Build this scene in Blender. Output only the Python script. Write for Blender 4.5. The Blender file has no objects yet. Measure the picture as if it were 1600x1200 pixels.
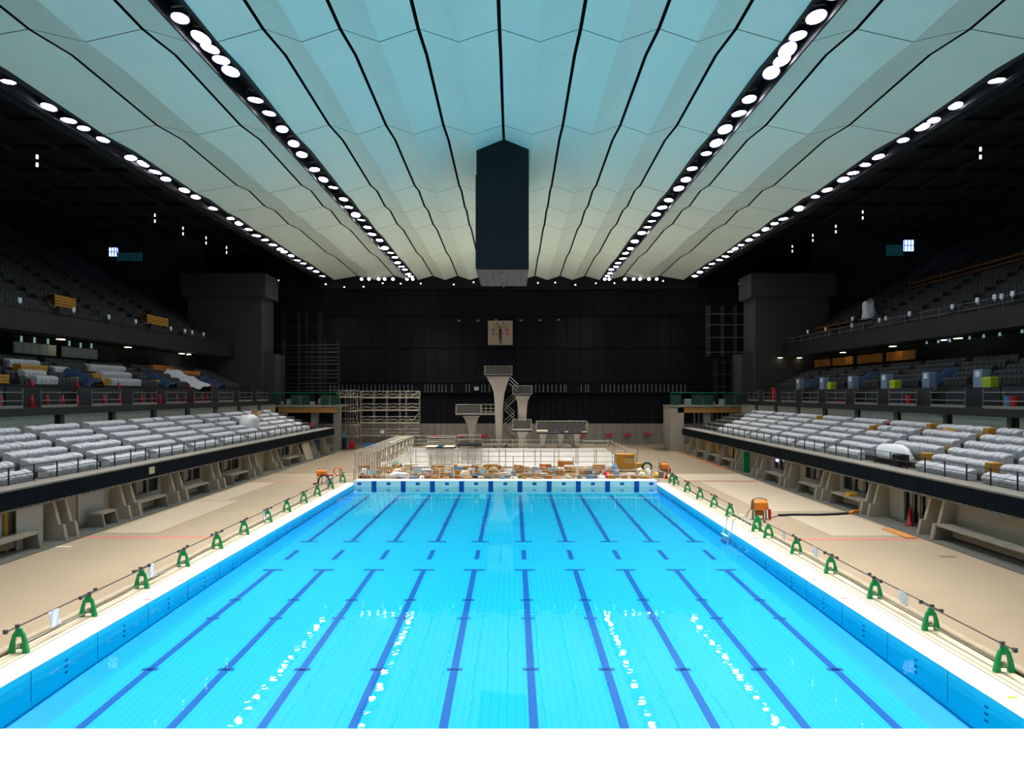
import bpy, math, random
from mathutils import Vector, noise
R = random.Random(7)
S = bpy.context.scene
C = S.collection
# ------------------------------------------------------------------ camera, world, exposure
CX, CZ, F = 0.68, 7.86, 1235.0
cam_d = bpy.data.cameras.new('camera'); cam = bpy.data.objects.new('camera', cam_d); C.objects.link(cam)
cam.location = (CX, 0, CZ); cam.rotation_euler = (math.pi/2, 0, 0)
cam_d.sensor_width = 36; cam_d.lens = 36*F/1600; cam_d.shift_x = -2/1600; cam_d.shift_y = 14/1600
cam_d.clip_end = 600; S.camera = cam
W = bpy.data.worlds.new('hall_air'); S.world = W; W.use_nodes = True
W.node_tree.nodes['Background'].inputs[0].default_value = (.012, .013, .016, 1)
W.node_tree.nodes['Background'].inputs[1].default_value = 1.0
S.view_settings.view_transform = 'Standard'; S.view_settings.look = 'None'
S.view_settings.gamma = 1; S.view_settings.use_curve_mapping = False
S.view_settings.exposure = 0.0
try:
    S.cycles.caustics_reflective = False; S.cycles.caustics_refractive = False
    S.cycles.diffuse_bounces = 5; S.cycles.max_bounces = 10; S.cycles.sample_clamp_indirect = 6
except Exception: pass
# radiant power, cone and inward tilt of one floodlight by strip; those beyond the racing pool run dimmer
FLOOD = {'inner': (4300., 64, 15), 'outer': (2300., 64, 17)}
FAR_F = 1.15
def P(px, py, Y): return (CX+(px-802)*Y/F, Y, CZ-(py-614)*Y/F)
def YD(py): return CZ*F/(py-614.0)       # depth of a deck point seen at image row py
def XP(px, Y): return CX+(px-802)*Y/F
def ZP(py, Y): return CZ-(py-614)*Y/F
# ------------------------------------------------------------------ helpers
def lin(c):
    return tuple(((v/255)/12.92 if v/255 <= .04045 else ((v/255+.055)/1.055)**2.4) for v in c)
MATS = {}
def mat(name, col, rough=.6, metal=0., var=.12, scale=3., bump=0., emit=None, es=1., spec=.4):
    m = bpy.data.materials.new(name); m.use_nodes = True; n = m.node_tree.nodes; l = m.node_tree.links
    b = n['Principled BSDF']; b.inputs['Roughness'].default_value = rough; b.inputs['Metallic'].default_value = metal
    b.inputs['Specular IOR Level'].default_value = spec
    if var > 0:
        tc = n.new('ShaderNodeTexCoord'); nz = n.new('ShaderNodeTexNoise'); nz.inputs['Scale'].default_value = scale
        nz.inputs['Detail'].default_value = 4; l.new(tc.outputs['Object'], nz.inputs['Vector'])
        mx = n.new('ShaderNodeMix'); mx.data_type = 'RGBA'
        mx.inputs[6].default_value = (*[max(0, c*(1-var)) for c in col], 1); mx.inputs[7].default_value = (*[min(1, c*(1+var)) for c in col], 1)
        l.new(nz.outputs['Fac'], mx.inputs[0]); l.new(mx.outputs[2], b.inputs['Base Color'])
        if bump:
            bp = n.new('ShaderNodeBump'); bp.inputs['Strength'].default_value = bump; bp.inputs['Distance'].default_value = .05
            l.new(nz.outputs['Fac'], bp.inputs['Height']); l.new(bp.outputs[0], b.inputs['Normal'])
    else: b.inputs['Base Color'].default_value = (*col, 1)
    if emit:
        b.inputs['Emission Color'].default_value = (*emit, 1); b.inputs['Emission Strength'].default_value = es
    MATS[name] = m; return m
class G:
    def __init__(s): s.v = []; s.f = []; s.mi = []; s.m = 0
    def add(s, vs, fs):
        o = len(s.v); s.v += [tuple(p) for p in vs]
        for f in fs: s.f.append(tuple(i+o for i in f)); s.mi.append(s.m)
        return s
    def box(s, x0, y0, z0, x1, y1, z1):
        if x0 > x1: x0, x1 = x1, x0
        if y0 > y1: y0, y1 = y1, y0
        if z0 > z1: z0, z1 = z1, z0
        return s.add([(x0,y0,z0),(x1,y0,z0),(x1,y1,z0),(x0,y1,z0),(x0,y0,z1),(x1,y0,z1),(x1,y1,z1),(x0,y1,z1)],
                     [(3,2,1,0),(4,5,6,7),(0,1,5,4),(1,2,6,5),(2,3,7,6),(3,0,4,7)])
    def cb(s, cx, cy, z0, w, d, h): return s.box(cx-w/2, cy-d/2, z0, cx+w/2, cy+d/2, z0+h)
    def bbox(s, x0, y0, z0, x1, y1, z1, r=.02):      # box with chamfered vertical and top edges
        if x0 > x1: x0, x1 = x1, x0
        ring = lambda i, z: [(x0+r+i,y0+i,z),(x1-r-i,y0+i,z),(x1-i,y0+r+i,z),(x1-i,y1-r-i,z),(x1-r-i,y1-i,z),(x0+r+i,y1-i,z),(x0+i,y1-r-i,z),(x0+i,y0+r+i,z)]
        return s.loft([ring(0,z0), ring(0,z1-r), ring(r*.8,z1)])
    def loft(s, rings, cap=True, closed=True):
        n = len(rings[0]); vs = [p for r in rings for p in r]; fs = []
        for i in range(len(rings)-1):
            for j in range(n if closed else n-1):
                k = (j+1) % n; fs.append((i*n+j, i*n+k, (i+1)*n+k, (i+1)*n+j))
        if cap: fs.append(tuple(range(n-1,-1,-1))); fs.append(tuple((len(rings)-1)*n+j for j in range(n)))
        return s.add(vs, fs)
    def tube(s, p, q, r, n=6, r2=None):
        p = Vector(p); q = Vector(q); d = (q-p)
        if d.length < 1e-6: return s
        d.normalize(); a = d.orthogonal().normalized(); b = d.cross(a); r2 = r if r2 is None else r2
        ring = lambda c, rr: [c+a*(rr*math.cos(2*math.pi*i/n))+b*(rr*math.sin(2*math.pi*i/n)) for i in range(n)]
        return s.loft([ring(p, r), ring(q, r2)])
    def path(s, pts, r, n=6):
        pts = [Vector(p) for p in pts]; rings = []; a = None
        for i, p in enumerate(pts):
            d = (pts[min(i+1,len(pts)-1)]-pts[max(i-1,0)]).normalized()
            a = d.orthogonal().normalized() if a is None else (a-d*a.dot(d)).normalized()
            b = d.cross(a); rings.append([p+a*(r*math.cos(2*math.pi*k/n))+b*(r*math.sin(2*math.pi*k/n)) for k in range(n)])
        return s.loft(rings)
    def prism(s, poly, axis, c0, c1):                # poly extruded along axis ('x','y','z')
        f = {'x': lambda a,b,c: (c,a,b), 'y': lambda a,b,c: (a,c,b), 'z': lambda a,b,c: (a,b,c)}[axis]
        return s.loft([[f(a,b,c0) for a,b in poly], [f(a,b,c1) for a,b in poly]])
    def lathe(s, prof, c=(0,0,0), n=12): 
        return s.loft([[(c[0]+r*math.cos(2*math.pi*k/n), c[1]+r*math.sin(2*math.pi*k/n), c[2]+z) for k in range(n)] for r, z in prof])
    def quad(s, a, b, c, d): return s.add([a,b,c,d], [(0,1,2,3)])
    def blob(s, c, rx, ry, h, seed=0, amp=.25, nu=12, nv=6, flat=.0):
        rings = []
        for i in range(nv+1):
            t = i/nv; z = h*math.sin(t*math.pi/2); k = math.cos(t*math.pi/2)**.6 if t < 1 else .02
            ring = []
            for j in range(nu):
                a = 2*math.pi*j/nu; e = 1+amp*noise.noise(Vector((math.cos(a)*1.7+seed*3.1, math.sin(a)*1.7, t*2.3+seed)))*2
                ring.append((c[0]+rx*k*e*math.cos(a), c[1]+ry*k*e*math.sin(a), c[2]+z*(1+amp*.8*noise.noise(Vector((a, seed, t*3))))*(1 if i else 0)))
            rings.append(ring)
        return s.loft(rings)
    def build(s, name, m, parent=None, org=(0,0,0), smooth=False):
        me = bpy.data.meshes.new(name); o = Vector(org) if parent is None else Vector(parent['w'])
        me.from_pydata([tuple(Vector(p)-o) for p in s.v], [], s.f)
        for k in (m if isinstance(m, (list, tuple)) else [m]): me.materials.append(k)
        me.polygons.foreach_set('material_index', s.mi)
        if smooth: me.polygons.foreach_set('use_smooth', [True]*len(s.f))
        me.update()
        ob = bpy.data.objects.new(name, me); C.objects.link(ob)
        if parent is not None: ob.parent = parent
        else: ob.location = o
        ob['w'] = list(o) ; return ob
def tag(o, label, cat, group=None, kind=None):
    o['label'] = label; o['category'] = cat
    if group: o['group'] = group
    if kind: o['kind'] = kind
    return o
def thing(name, label, cat, loc, group=None):
    o = bpy.data.objects.new(name, None); C.objects.link(o); o.location = loc; o['w'] = list(loc); o.empty_display_size = .2
    return tag(o, label, cat, group)
def struct(name, g, m): 
    o = g.build(name, m); o['kind'] = 'structure'; return o
KIDS = {}
def sub(o, part): o.parent = part; return o
def copy_tree(o, loc, rotz=None, label=None, group=None):
    r = o.copy(); C.objects.link(r); r.location = loc; r['w'] = list(loc)
    if rotz is not None: r.rotation_euler[2] = rotz
    if label: r['label'] = label
    if group: r['group'] = group
    for ch in list(o.children):
        c = ch.copy(); C.objects.link(c); c.parent = r
        for g2 in list(ch.children):
            d = g2.copy(); C.objects.link(d); d.parent = c
    return r
_o = 'first second third fourth fifth sixth seventh eighth ninth tenth eleventh twelfth thirteenth fourteenth fifteenth sixteenth seventeenth eighteenth nineteenth twentieth'.split()
_t = {20:'twenty', 30:'thirty', 40:'forty'}
def nth(i):                                          # 0 -> first
    if i < 20: return _o[i]
    a, b = (i+1)//10*10, (i+1) % 10
    return {30:'thirtieth', 40:'fortieth'}[a] if b == 0 else _t[a]+'-'+_o[b-1]
SIDE = {-1: 'scaffold side', 1: 'pump side'}
STAND = {-1: 'scaffold-side', 1: 'pump-side'}
# ------------------------------------------------------------------ materials
M = MATS
mat('terrace', (.10,.094,.083), .85, var=.2, scale=1.2)
mat('dim_orange', (.10,.036,.010), .7, var=.15)
mat('black_wall', (.0065,.0072,.0100), .85, var=.15, scale=.4, spec=.12)
mat('dark_roof', (.006,.0065,.008), .9, var=.2, scale=.2)
mat('dark_concrete', (.020,.020,.021), .85, var=.2, scale=.6)
mat('dark_metal', (.03,.031,.034), .5, .5)
mat('black', (.008,.008,.010), .6)
mat('navy_fascia', (.003,.008,.015), .7, var=.1, scale=1.2, spec=.08)
mat('concrete', (.48,.42,.33), .8, var=.14, scale=1.4, bump=.1)
mat('concrete_dark', (.26,.235,.20), .8, var=.16, scale=1.4, bump=.1)
mat('board_concrete', (.24,.215,.18), .85, var=.25, scale=.9, bump=.1)
mat('deck', (.295,.222,.142), .75, var=.10, scale=.3)
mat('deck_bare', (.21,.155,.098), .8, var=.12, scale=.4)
mat('deck_sheet', (.41,.325,.225), .7, var=.05, scale=.8)
mat('coping_white', (.62,.59,.56), .5, var=.05, scale=1.5)
mat('gutter', (.58,.49,.35), .6, var=.05, scale=2.)
mat('gutter_line', (.16,.12,.08), .8)
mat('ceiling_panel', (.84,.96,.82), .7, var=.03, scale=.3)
mat('lane_blue', (.0,.08,.36), .5, var=.05)
mat('wall_tile', (.0,.74,.95), .4, var=.04, scale=.8)
mat('end_tile', (.74,.92,.86), .4, var=.05, scale=2.)
mat('margin_tile', (.0,.36,.90), .4, var=.04, scale=.5)
mat('white_sheet', (.75,.74,.76), .5, var=.08, scale=6, bump=.25)
mat('seat_wrap', (.58,.575,.60), .42, var=.12, scale=9, bump=.25)
mat('seat_dark', (.036,.038,.040), .7, var=.3, scale=1.2)
mat('steel', (.46,.42,.35), .45, .55, var=.15)
mat('pipe_steel', (.12,.105,.095), .45, .6, var=.15)
mat('rail_dark', (.035,.033,.033), .5, .4)
mat('rail_grey', (.20,.20,.20), .45, .5)
mat('green', (.0,.30,.085), .45, var=.08)
mat('green_dark', (.006,.06,.03), .5)
mat('green_net', (.008,.045,.028), .7, var=.3, scale=2)
mat('wood', (.40,.20,.055), .7, var=.2, scale=4)
mat('ply', (.55,.34,.12), .7, var=.15, scale=3)
mat('yellow_board', (.55,.26,.03), .65, var=.15, scale=3)
mat('orange', (.80,.22,.02), .5, var=.08)
mat('orange_board', (.55,.20,.035), .65, var=.1)
mat('carton', (.42,.20,.075), .75, var=.15, scale=3)
mat('carton_light', (.56,.32,.14), .75, var=.15, scale=3)
mat('tape', (.62,.50,.33), .4)
mat('red', (.60,.02,.025), .5)
mat('red_line', (.55,.13,.10), .7, var=.12)
mat('pink', (.80,.12,.16), .6)
mat('teal_sheet', (.38,.62,.62), .5)
mat('blue', (.008,.036,.10), .6)
mat('sky_blue', (.12,.32,.62), .5)
mat('grey_plastic', (.25,.27,.29), .5)
mat('bluegrey', (.20,.27,.36), .5)
mat('lime', (.42,.50,.02), .5)
mat('yellow', (.75,.42,.02), .5)
mat('cream', (.72,.62,.46), .6, var=.1, scale=4, bump=.2)
mat('paper', (.80,.80,.86), .6, var=.03)
mat('purple', (.35,.28,.55), .5)
mat('glass_dark', (.006,.006,.008), .12, var=0, spec=.5)
mat('chrome', (.75,.75,.75), .2, 1., var=0)
mat('lens', (.9,.9,.95), .3, var=0, emit=(.93,.96,1), es=40)
mat('lens_edge', (.9,.9,.95), .3, var=0, emit=(.9,.88,1), es=9)
mat('lens_blue', (.5,.5,.9), .3, var=0, emit=(.50,.45,1), es=9)
mat('lens_warm', (.9,.8,.6), .3, var=0, emit=(1,.85,.55), es=5)
mat('window_glow', (.3,.4,.9), .3, var=0, emit=(.25,.4,1), es=4)
mat('window_dim', (.02,.10,.12), .3, var=0, emit=(.05,.35,.45), es=.06)
mat('led_green', (.3,.5,.4), .3, var=0, emit=(.45,.75,.6), es=.35)
mat('tiles_white', (.86,.83,.79), .5, var=.05, scale=.8)
mat('platform_conc', (.36,.315,.265), .8, var=.2, scale=.9, bump=.1)
mat('poster', (.34,.25,.19), .7, var=.05)
mat('light_panel', (.42,.42,.36), .7, var=.06)
mat('door_white', (.55,.53,.52), .6, var=.04)
# pool floor: pale blue slats running along the pool
def slat_mat():
    m = mat('pool_floor', (.0,.40,.61), .5, var=.03, scale=.4); n = m.node_tree.nodes; l = m.node_tree.links; b = n['Principled BSDF']
    src = b.inputs['Base Color'].links[0].from_socket
    tc = n.new('ShaderNodeTexCoord'); sx = n.new('ShaderNodeSeparateXYZ'); l.new(tc.outputs['Object'], sx.inputs[0])
    d = n.new('ShaderNodeMath'); d.operation = 'MULTIPLY'; d.inputs[1].default_value = 4.0; l.new(sx.outputs[0], d.inputs[0])
    fr = n.new('ShaderNodeMath'); fr.operation = 'FRACT'; l.new(d.outputs[0], fr.inputs[0])
    lt = n.new('ShaderNodeMath'); lt.operation = 'LESS_THAN'; lt.inputs[1].default_value = .045; l.new(fr.outputs[0], lt.inputs[0])
    mx = n.new('ShaderNodeMix'); mx.data_type = 'RGBA'; mx.inputs[7].default_value = (0,.20,.52,1)
    l.new(lt.outputs[0], mx.inputs[0]); l.new(src, mx.inputs[6]); l.new(mx.outputs[2], b.inputs['Base Color'])
slat_mat()
def water_mat():
    m = bpy.data.materials.new('water'); m.use_nodes = True; n = m.node_tree.nodes; l = m.node_tree.links
    n.remove(n['Principled BSDF']); out = n['Material Output']
    tr = n.new('ShaderNodeBsdfTransparent'); tr.inputs[0].default_value = (.80,.97,1,1)
    gl = n.new('ShaderNodeBsdfGlossy'); gl.inputs['Roughness'].default_value = .015
    fr = n.new('ShaderNodeFresnel'); fr.inputs[0].default_value = 1.29
    tc = n.new('ShaderNodeTexCoord'); nz = n.new('ShaderNodeTexNoise'); nz.inputs['Scale'].default_value = 1.6; nz.inputs['Detail'].default_value = 2
    l.new(tc.outputs['Object'], nz.inputs['Vector'])
    bp = n.new('ShaderNodeBump'); bp.inputs['Strength'].default_value = .05; bp.inputs['Distance'].default_value = .05
    l.new(nz.outputs['Fac'], bp.inputs['Height']); l.new(bp.outputs[0], gl.inputs['Normal'])
    mx = n.new('ShaderNodeMixShader'); l.new(fr.outputs[0], mx.inputs[0]); l.new(tr.outputs[0], mx.inputs[1]); l.new(gl.outputs[0], mx.inputs[2])
    l.new(mx.outputs[0], out.inputs[0]); M['water'] = m
water_mat()
# ------------------------------------------------------------------ hall shell
PX, PY0, PY1 = 13.0, 17.75, 67.7           # racing pool
DX, DY0, DY1 = 13.6, 84.0, 110.5           # diving pool pit
YE = 121.8                                 # end wall
SX = 23.35                                 # front of the lower stands
ZC = 25.8                                  # ceiling
g = G()
def flat(g, x0, y0, x1, y1, z=0): g.quad((x0,y0,z),(x1,y0,z),(x1,y1,z),(x0,y1,z))
for a in [(-PX-.9,6,PX+.9,6.01)]: pass
YB = 77.0
flat(g,-32,6,-PX-1.75,YB); flat(g,PX+1.75,6,32,YB)
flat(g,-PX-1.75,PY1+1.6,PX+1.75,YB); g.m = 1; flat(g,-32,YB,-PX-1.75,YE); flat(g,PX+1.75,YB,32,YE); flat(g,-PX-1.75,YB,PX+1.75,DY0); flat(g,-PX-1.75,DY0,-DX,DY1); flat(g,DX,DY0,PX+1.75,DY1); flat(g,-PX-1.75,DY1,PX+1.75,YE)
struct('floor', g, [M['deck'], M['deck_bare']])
# coping, gutters and raised ends
g = G()
for s in (-1,1):
    g.box(s*PX, PY0-1.6, -.35, s*(PX+.95), PY1+1.6, 0)
g.box(-PX-.95, 6, -.35, PX+.95, PY0-.0, .0)
g.bbox(-PX-.95, 6, 0, PX+.95, PY0, .33, .03)
g.bbox(-PX, PY1, -.3, PX, PY1+1.5, .34, .03)
struct('trim_1', g, M['coping_white'])
g = G()
for s in (-1,1):
    g.m = 0; g.box(s*(PX+.95), 6, -.2, s*(PX+1.75), PY1+1.6, .0)
    g.m = 1
    for d in (.93, 1.14, 1.38, 1.74): g.box(s*(PX+d), 6, -.02, s*(PX+d+.028), PY1+1.6, .004)
struct('trim_2', g, [M['gutter'], M['gutter_line']])
# pool basin
def fz(Y):
    k = [(17.75,-1.5),(25,-1.25),(32,-1.07),(39,-.93),(46,-.82),(56,-.71),(67.7,-.62)]
    for (a,za),(b,zb) in zip(k,k[1:]):
        if Y <= b: return za+(zb-za)*(Y-a)/(b-a)
    return -.62
g = G(); ys = [17.75,25,32,39,46,56,67.7]; HX = 12.15
for a,b in zip(ys,ys[1:]):
    g.m = 0; g.quad((-HX,a,fz(a)),(HX,a,fz(a)),(HX,b,fz(b)),(-HX,b,fz(b)))
    for s in (-1,1):
        g.m = 2; g.quad((s*HX,a,fz(a)),(s*PX,a,fz(a)*.8),(s*PX,b,fz(b)*.8),(s*HX,b,fz(b)))
        e = s*(PX-.006); g.m = 3; g.quad((e,a,fz(a)*.8),(e,b,fz(b)*.8),(e,b,-.012),(e,a,-.012))
g.m = 4; g.quad((-PX,PY1-.001,-.7),(PX,PY1-.001,-.7),(PX,PY1-.001,.32),(-PX,PY1-.001,.32))
g.m = 3; g.quad((-PX,PY0+.001,-1.6),(PX,PY0+.001,-1.6),(PX,PY0+.001,.3),(-PX,PY0+.001,.3))
g.m = 1
def mark(x0,y0,x1,y1,n=6):
    for i in range(n):
        a = y0+(y1-y0)*i/n; b = y0+(y1-y0)*(i+1)/n
        g.quad((x0,a,fz(a)+.012),(x1,a,fz(a)+.012),(x1,b,fz(b)+.012),(x0,b,fz(b)+.012))
for k in range(10):
    x = -11.25+2.5*k
    mark(x-.125,19.75,x+.125,39.1,20); mark(x-.125,46.2,x+.125,65.8,20); mark(x-.125,41.5,x+.125,43.8,3)
    for y in (39.1,46.0): mark(x-.5,y,x+.5,y+.25,1)
    for y in (25.85,31.25,33.8,51.6,54.2,59.6): mark(x-.26,y,x+.26,y+.22,1)
    g.box(x-.21,PY1-.012,-.6,x+.21,PY1-.002,.30)
    if k < 9: g.box(x+1.25-.17,PY1-.012,-.02,x+1.25+.17,PY1-.002,.19)
g.box(-11.25-1.25-.17,PY1-.012,-.02,-11.25-1.25+.17,PY1-.002,.19); g.box(12.5-.17,PY1-.012,-.02,12.5+.17,PY1-.002,.19)
for s in (-1,1):                       # small dark vents in the side walls
    for i in range(13):
        y = 20.5+i*3.6
        for z in (-.32,-.5,-.68): g.box(s*(PX-.012),y,z-.03,s*(PX-.002),y+.16,z+.03)
        g.box(s*(PX-.012),y+1.9,-.9,s*(PX-.002),y+1.92,-.05)
g.m = 5; mark(-12.1,40.95,12.1,40.98,1)
struct('pool_basin', g, [M['pool_floor'],M['lane_blue'],M['margin_tile'],M['wall_tile'],M['end_tile'],M['wall_tile']])
g = G(); flat(g,-PX,PY0,PX,PY1,-.2); struct('pool_water', g, M['water'])
# diving pool: an empty white-lined pit
g = G(); z = -5
g.quad((-DX,DY0,z),(DX,DY0,z),(DX,DY1,z),(-DX,DY1,z)); g.quad((-DX,DY1,z),(DX,DY1,z),(DX,DY1,0),(-DX,DY1,0)); g.quad((-DX,DY0,z),(DX,DY0,z),(DX,DY0,0),(-DX,DY0,0))
for s in (-1,1): g.quad((s*DX,DY0,z),(s*DX,DY1,z),(s*DX,DY1,0),(s*DX,DY0,0))
struct('diving_basin', g, M['tiles_white'])
g = G(); g.box(-DX,DY1-.06,-.3,DX,DY1+.5,.12); g.box(-DX,DY0-.4,-.3,DX,DY0+.06,.12)
struct('trim_3', g, M['coping_white'])
# end wall
g = G(); g.m = 0; g.box(-62,YE+.12,3.16,62,YE+.6,32)
for i in range(-36,37): g.box(i*1.0-.46,YE,3.16,i*1.0+.46,YE+.12,8.3)
for z0,z1 in ((9.4,14.6),(14.8,19.6),(19.8,25.5)):
    for i in range(-18,19): g.box(i*2.0-.97,YE,z0,i*2.0+.97,YE+.12,z1)
g.m = 1
for i in range(-25,26): g.box(i*1.0-.48,YE-.02,0,i*1.0+.48,YE+.3,3.14)
g.box(-62,YE+.1,0,62,YE+.6,3.16)
g.m = 0; g.box(-36,YE-.45,7.85,36,YE+.1,8.02)
struct('wall_back', g, [M['black_wall'],M['board_concrete']])
g = G(); g.box(-62,-6,0,-61.5,YE,32); struct('wall_left', g, M['dark_roof'])
g = G(); g.box(61.5,-6,0,62,YE,32); struct('wall_right', g, M['dark_roof'])
# ceiling panels
TY = [7,23,39,53,68.4,76,84,101,121.2]
g = G(); gap = .09
def height(seam, t): 
    base = ZC if seam else ZC-.62
    return base+(.34*(t/.27) if t < .27 else .34*(1-(t-.27)/.73))*(1 if seam else .55)
def panel(xa, xb, a_seam, b_seam):
    for y0,y1 in zip(TY,TY[1:]):
        L = y1-y0; e = .035
        ts = [e/L, .27, 1-e/L]
        if L < 9: ts = [e/L,.4,1-e/L]
        def pt(x, seam, t): return (x, y0+L*t, height(seam, t*.27/.4 if L < 9 and t <= .4 else t))
        xs = [(xa+(gap if a_seam else 0),a_seam),(xb-(gap if b_seam else 0),b_seam)]
        v = [pt(x,sm,t) for x,sm in xs for t in ts]
        if b_seam and not a_seam: fs = [(0,3,4),(0,4,1),(1,4,2),(4,5,2)]
        else: fs = [(0,3,1),(3,4,1),(1,4,5),(1,5,2)]
        g.add(v, [tuple(reversed(f)) for f in fs])
seams = [-28.8,-23.2,-17.6,-11.65,-7.85,-4,0,4,7.85,11.65,17.6,23.2,28.8]
for a,b in zip(seams,seams[1:]):
    m = (a+b)/2
    lo, hi = m, m
    if abs(abs(m)-14.62) < .1: lo, hi = m-.72, m+.72
    if a < -28: panel(-26.75,b,False,True); continue
    if b > 28: panel(a,26.75,True,False); continue
    panel(a,lo,True,False); panel(hi,b,False,True)
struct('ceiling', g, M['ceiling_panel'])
# dark void above the panels, roof over the stands
g = G(); g.box(-28.9,4,27.0,28.9,YE,27.2)
for s in (-1,1):
    g.box(s*28.5,4,25.0,s*28.9,YE,31); g.box(s*28.5,-6,30.6,s*62,YE,31)
    for k in range(15):
        y = 20+k*7.2; g.box(s*29,y,29.6,s*58,y+.3,30.0)
    for k in range(6): g.box(s*(31+k*4.2),10,29.3,s*(31+k*4.2+.25),YE,29.6)
    g.box(s*27.9,4,ZC-.7,s*28.9,YE,27)
    g.box(s*13.95,7,ZC+.35,s*15.35,121.2,ZC+.6)
g.box(-28.9,121.2,23.9,28.9,YE,27)
struct('trim_4', g, M['dark_roof'])
# black slots that carry the floodlights
g = G()
for s in (-1,1):
    for xx in (13.9,15.22): g.box(s*xx,7,ZC-.75,s*(xx+.1),121.2,ZC+.4)
    for xx in (26.75,28.05): g.box(s*xx,7,ZC-.75,s*(xx+.1),121.2,ZC+.4)
    g.box(s*26.8,7,ZC+.2,s*28.1,121.2,ZC+.4)
struct('trim_5', g, M['black'])
# ------------------------------------------------------------------ floodlights
def make_floodlight(label, group, s, kind):
    t = thing('floodlight', label, 'floodlight', (0,0,0), group)
    h = G(); h.lathe([(.10,.30),(.20,.26),(.30,.10),(.37,0),(.35,0),(.28,.09)], n=14); hs = h.build('housing', M['dark_metal'], t, smooth=True)
    g = G(); g.lathe([(.0,.0),(.12,-.035),(.22,-.02),(.285,.012),(.285,.04),(.0,.06)], n=14); g.m = 1; g.lathe([(.285,.02),(.335,.005),(.335,.03),(.285,.05)], n=14); sub(g.build('lens', [M['lens'], M['lens_blue']], t), hs)  # outer violet glowing ring added to imitate the bluish halo around the lens
    g = G()
    for k in (-1,1): g.box(.36*k,-.05,.05,.40*k,.05,.62)
    g.box(-.4,-.05,.6,.4,.05,.66); g.build('yoke', M['rail_grey'], t)
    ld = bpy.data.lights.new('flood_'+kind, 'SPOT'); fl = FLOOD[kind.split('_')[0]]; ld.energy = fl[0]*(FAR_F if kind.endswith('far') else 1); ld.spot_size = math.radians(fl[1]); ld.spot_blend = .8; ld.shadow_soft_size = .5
    ld.color = (1,.985,.95)
    lo = bpy.data.objects.new('floodlight_beam', ld); C.objects.link(lo); lo.parent = t; lo.location = (0,0,-.12)
    lo.rotation_euler = (0, s*math.radians(fl[2]), 0)
    return t
inner_y = [9,12,15,18,21,23.5,26,28.4,30.5,32.5,34.3,36.4,38.5,39.9,41.3,42.6,46.8,49.2,52.0,54.7,57.3,61.3,64,66.7,70.9,74,76.6,79.5,82.5,86,90,94.8,98,101.5,105,108,111.5,114.6,117.5]
outer_y = [9,13,17,20.5,24,27,30,33,36,39.5,43.9,47.9,50.1,51.6,54,58,60,62,64,67.4,69.8,74.3,78.5,80.7,84,86.8,89.7,92.8,95,97.2,100,103,106,109.5,113,116.8]
for s in (-1,1):
    for nm, ys_, x in (('inner',inner_y,14.62),('outer',outer_y,27.42)):
        strip = f"{nm} ceiling light strip on the {SIDE[s]}"
        grp = f"floodlights in the {strip}"
        protos = {}
        for i, y in enumerate(ys_):
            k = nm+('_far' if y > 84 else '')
            lab = f"floodlight, {nth(len(ys_)-1-i)} from the far end of the {strip}"
            lab = lab.replace('ceiling light strip','light strip')
            if k not in protos: protos[k] = o = make_floodlight(lab, grp, s, k); o.location = (0,0,0)
            else: o = copy_tree(protos[k], (0,0,0), label=lab)
            o.location = (s*(x+R.uniform(-.12,.12)), y, ZC-.62+R.uniform(-.08,.08)); o.rotation_euler = (R.uniform(-.22,.05), R.uniform(-.12,.12), R.uniform(-.1,.1)); k_ = R.uniform(1.1,1.4); o.scale = (k_,k_*(R.uniform(1,1.35) if not (nm == 'inner' and 37 < y < 44) else 1.6),1)
            for c in o.children:
                if c.type == 'LIGHT': pass
# far lamps under the ceiling edge
proto = None
for i, px in enumerate([565,576.5,591.5,601,614,636,645,945,952,976.5,990,1000,1014,1026]):
    lab = f"{nth(i)} small violet-white lamp along the ceiling edge above the black end wall, counting from the scaffold side"
    lab = f"{nth(i)} violet-white lamp from the scaffold side, under the far ceiling edge"
    if proto is None:
        proto = thing('edge_lamp', lab, 'lamp', (0,0,0), 'lamps under the far ceiling edge')
        G().lathe([(.05,.3),(.2,.2),(.27,0),(.25,0)], n=10).build('housing', M['dark_metal'], proto)
        G().lathe([(.0,-.02),(.24,-.02),(.24,.04),(.0,.05)], n=10).build('lens', M['lens_edge'], proto); o = proto
    else: o = copy_tree(proto, (0,0,0), label=lab)
    o.location = P(px,436,119.5); o.rotation_euler = (-.9,0,0)
proto = None
for i,(px,py) in enumerate([(435,438),(509,444),(538,448.5),(568,448),(598,442.5),(626,443),(657.5,443),(709,444.5),(740,441),(840.5,442),(867.5,441.5),(899,445),(931,442.5),(960,442.5),(1036,439),(1155,443)]):
    lab = f"{nth(i)} tiny blue-white lamp from the scaffold side, atop the black end wall"
    if proto is None:
        proto = thing('spot_lamp', lab, 'lamp', (0,0,0), 'tiny lamps along the end wall top')
        G().lathe([(.04,.25),(.09,.2),(.12,0)], n=8).build('housing', M['dark_metal'], proto)
        G().lathe([(.0,-.02),(.11,-.02),(.11,.02)], n=8).build('lens', M['lens_blue'], proto); o = proto
    else: o = copy_tree(proto, (0,0,0), label=lab)
    o.location = P(px,py,120.9); o.rotation_euler = (-1.1,0,0)
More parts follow.
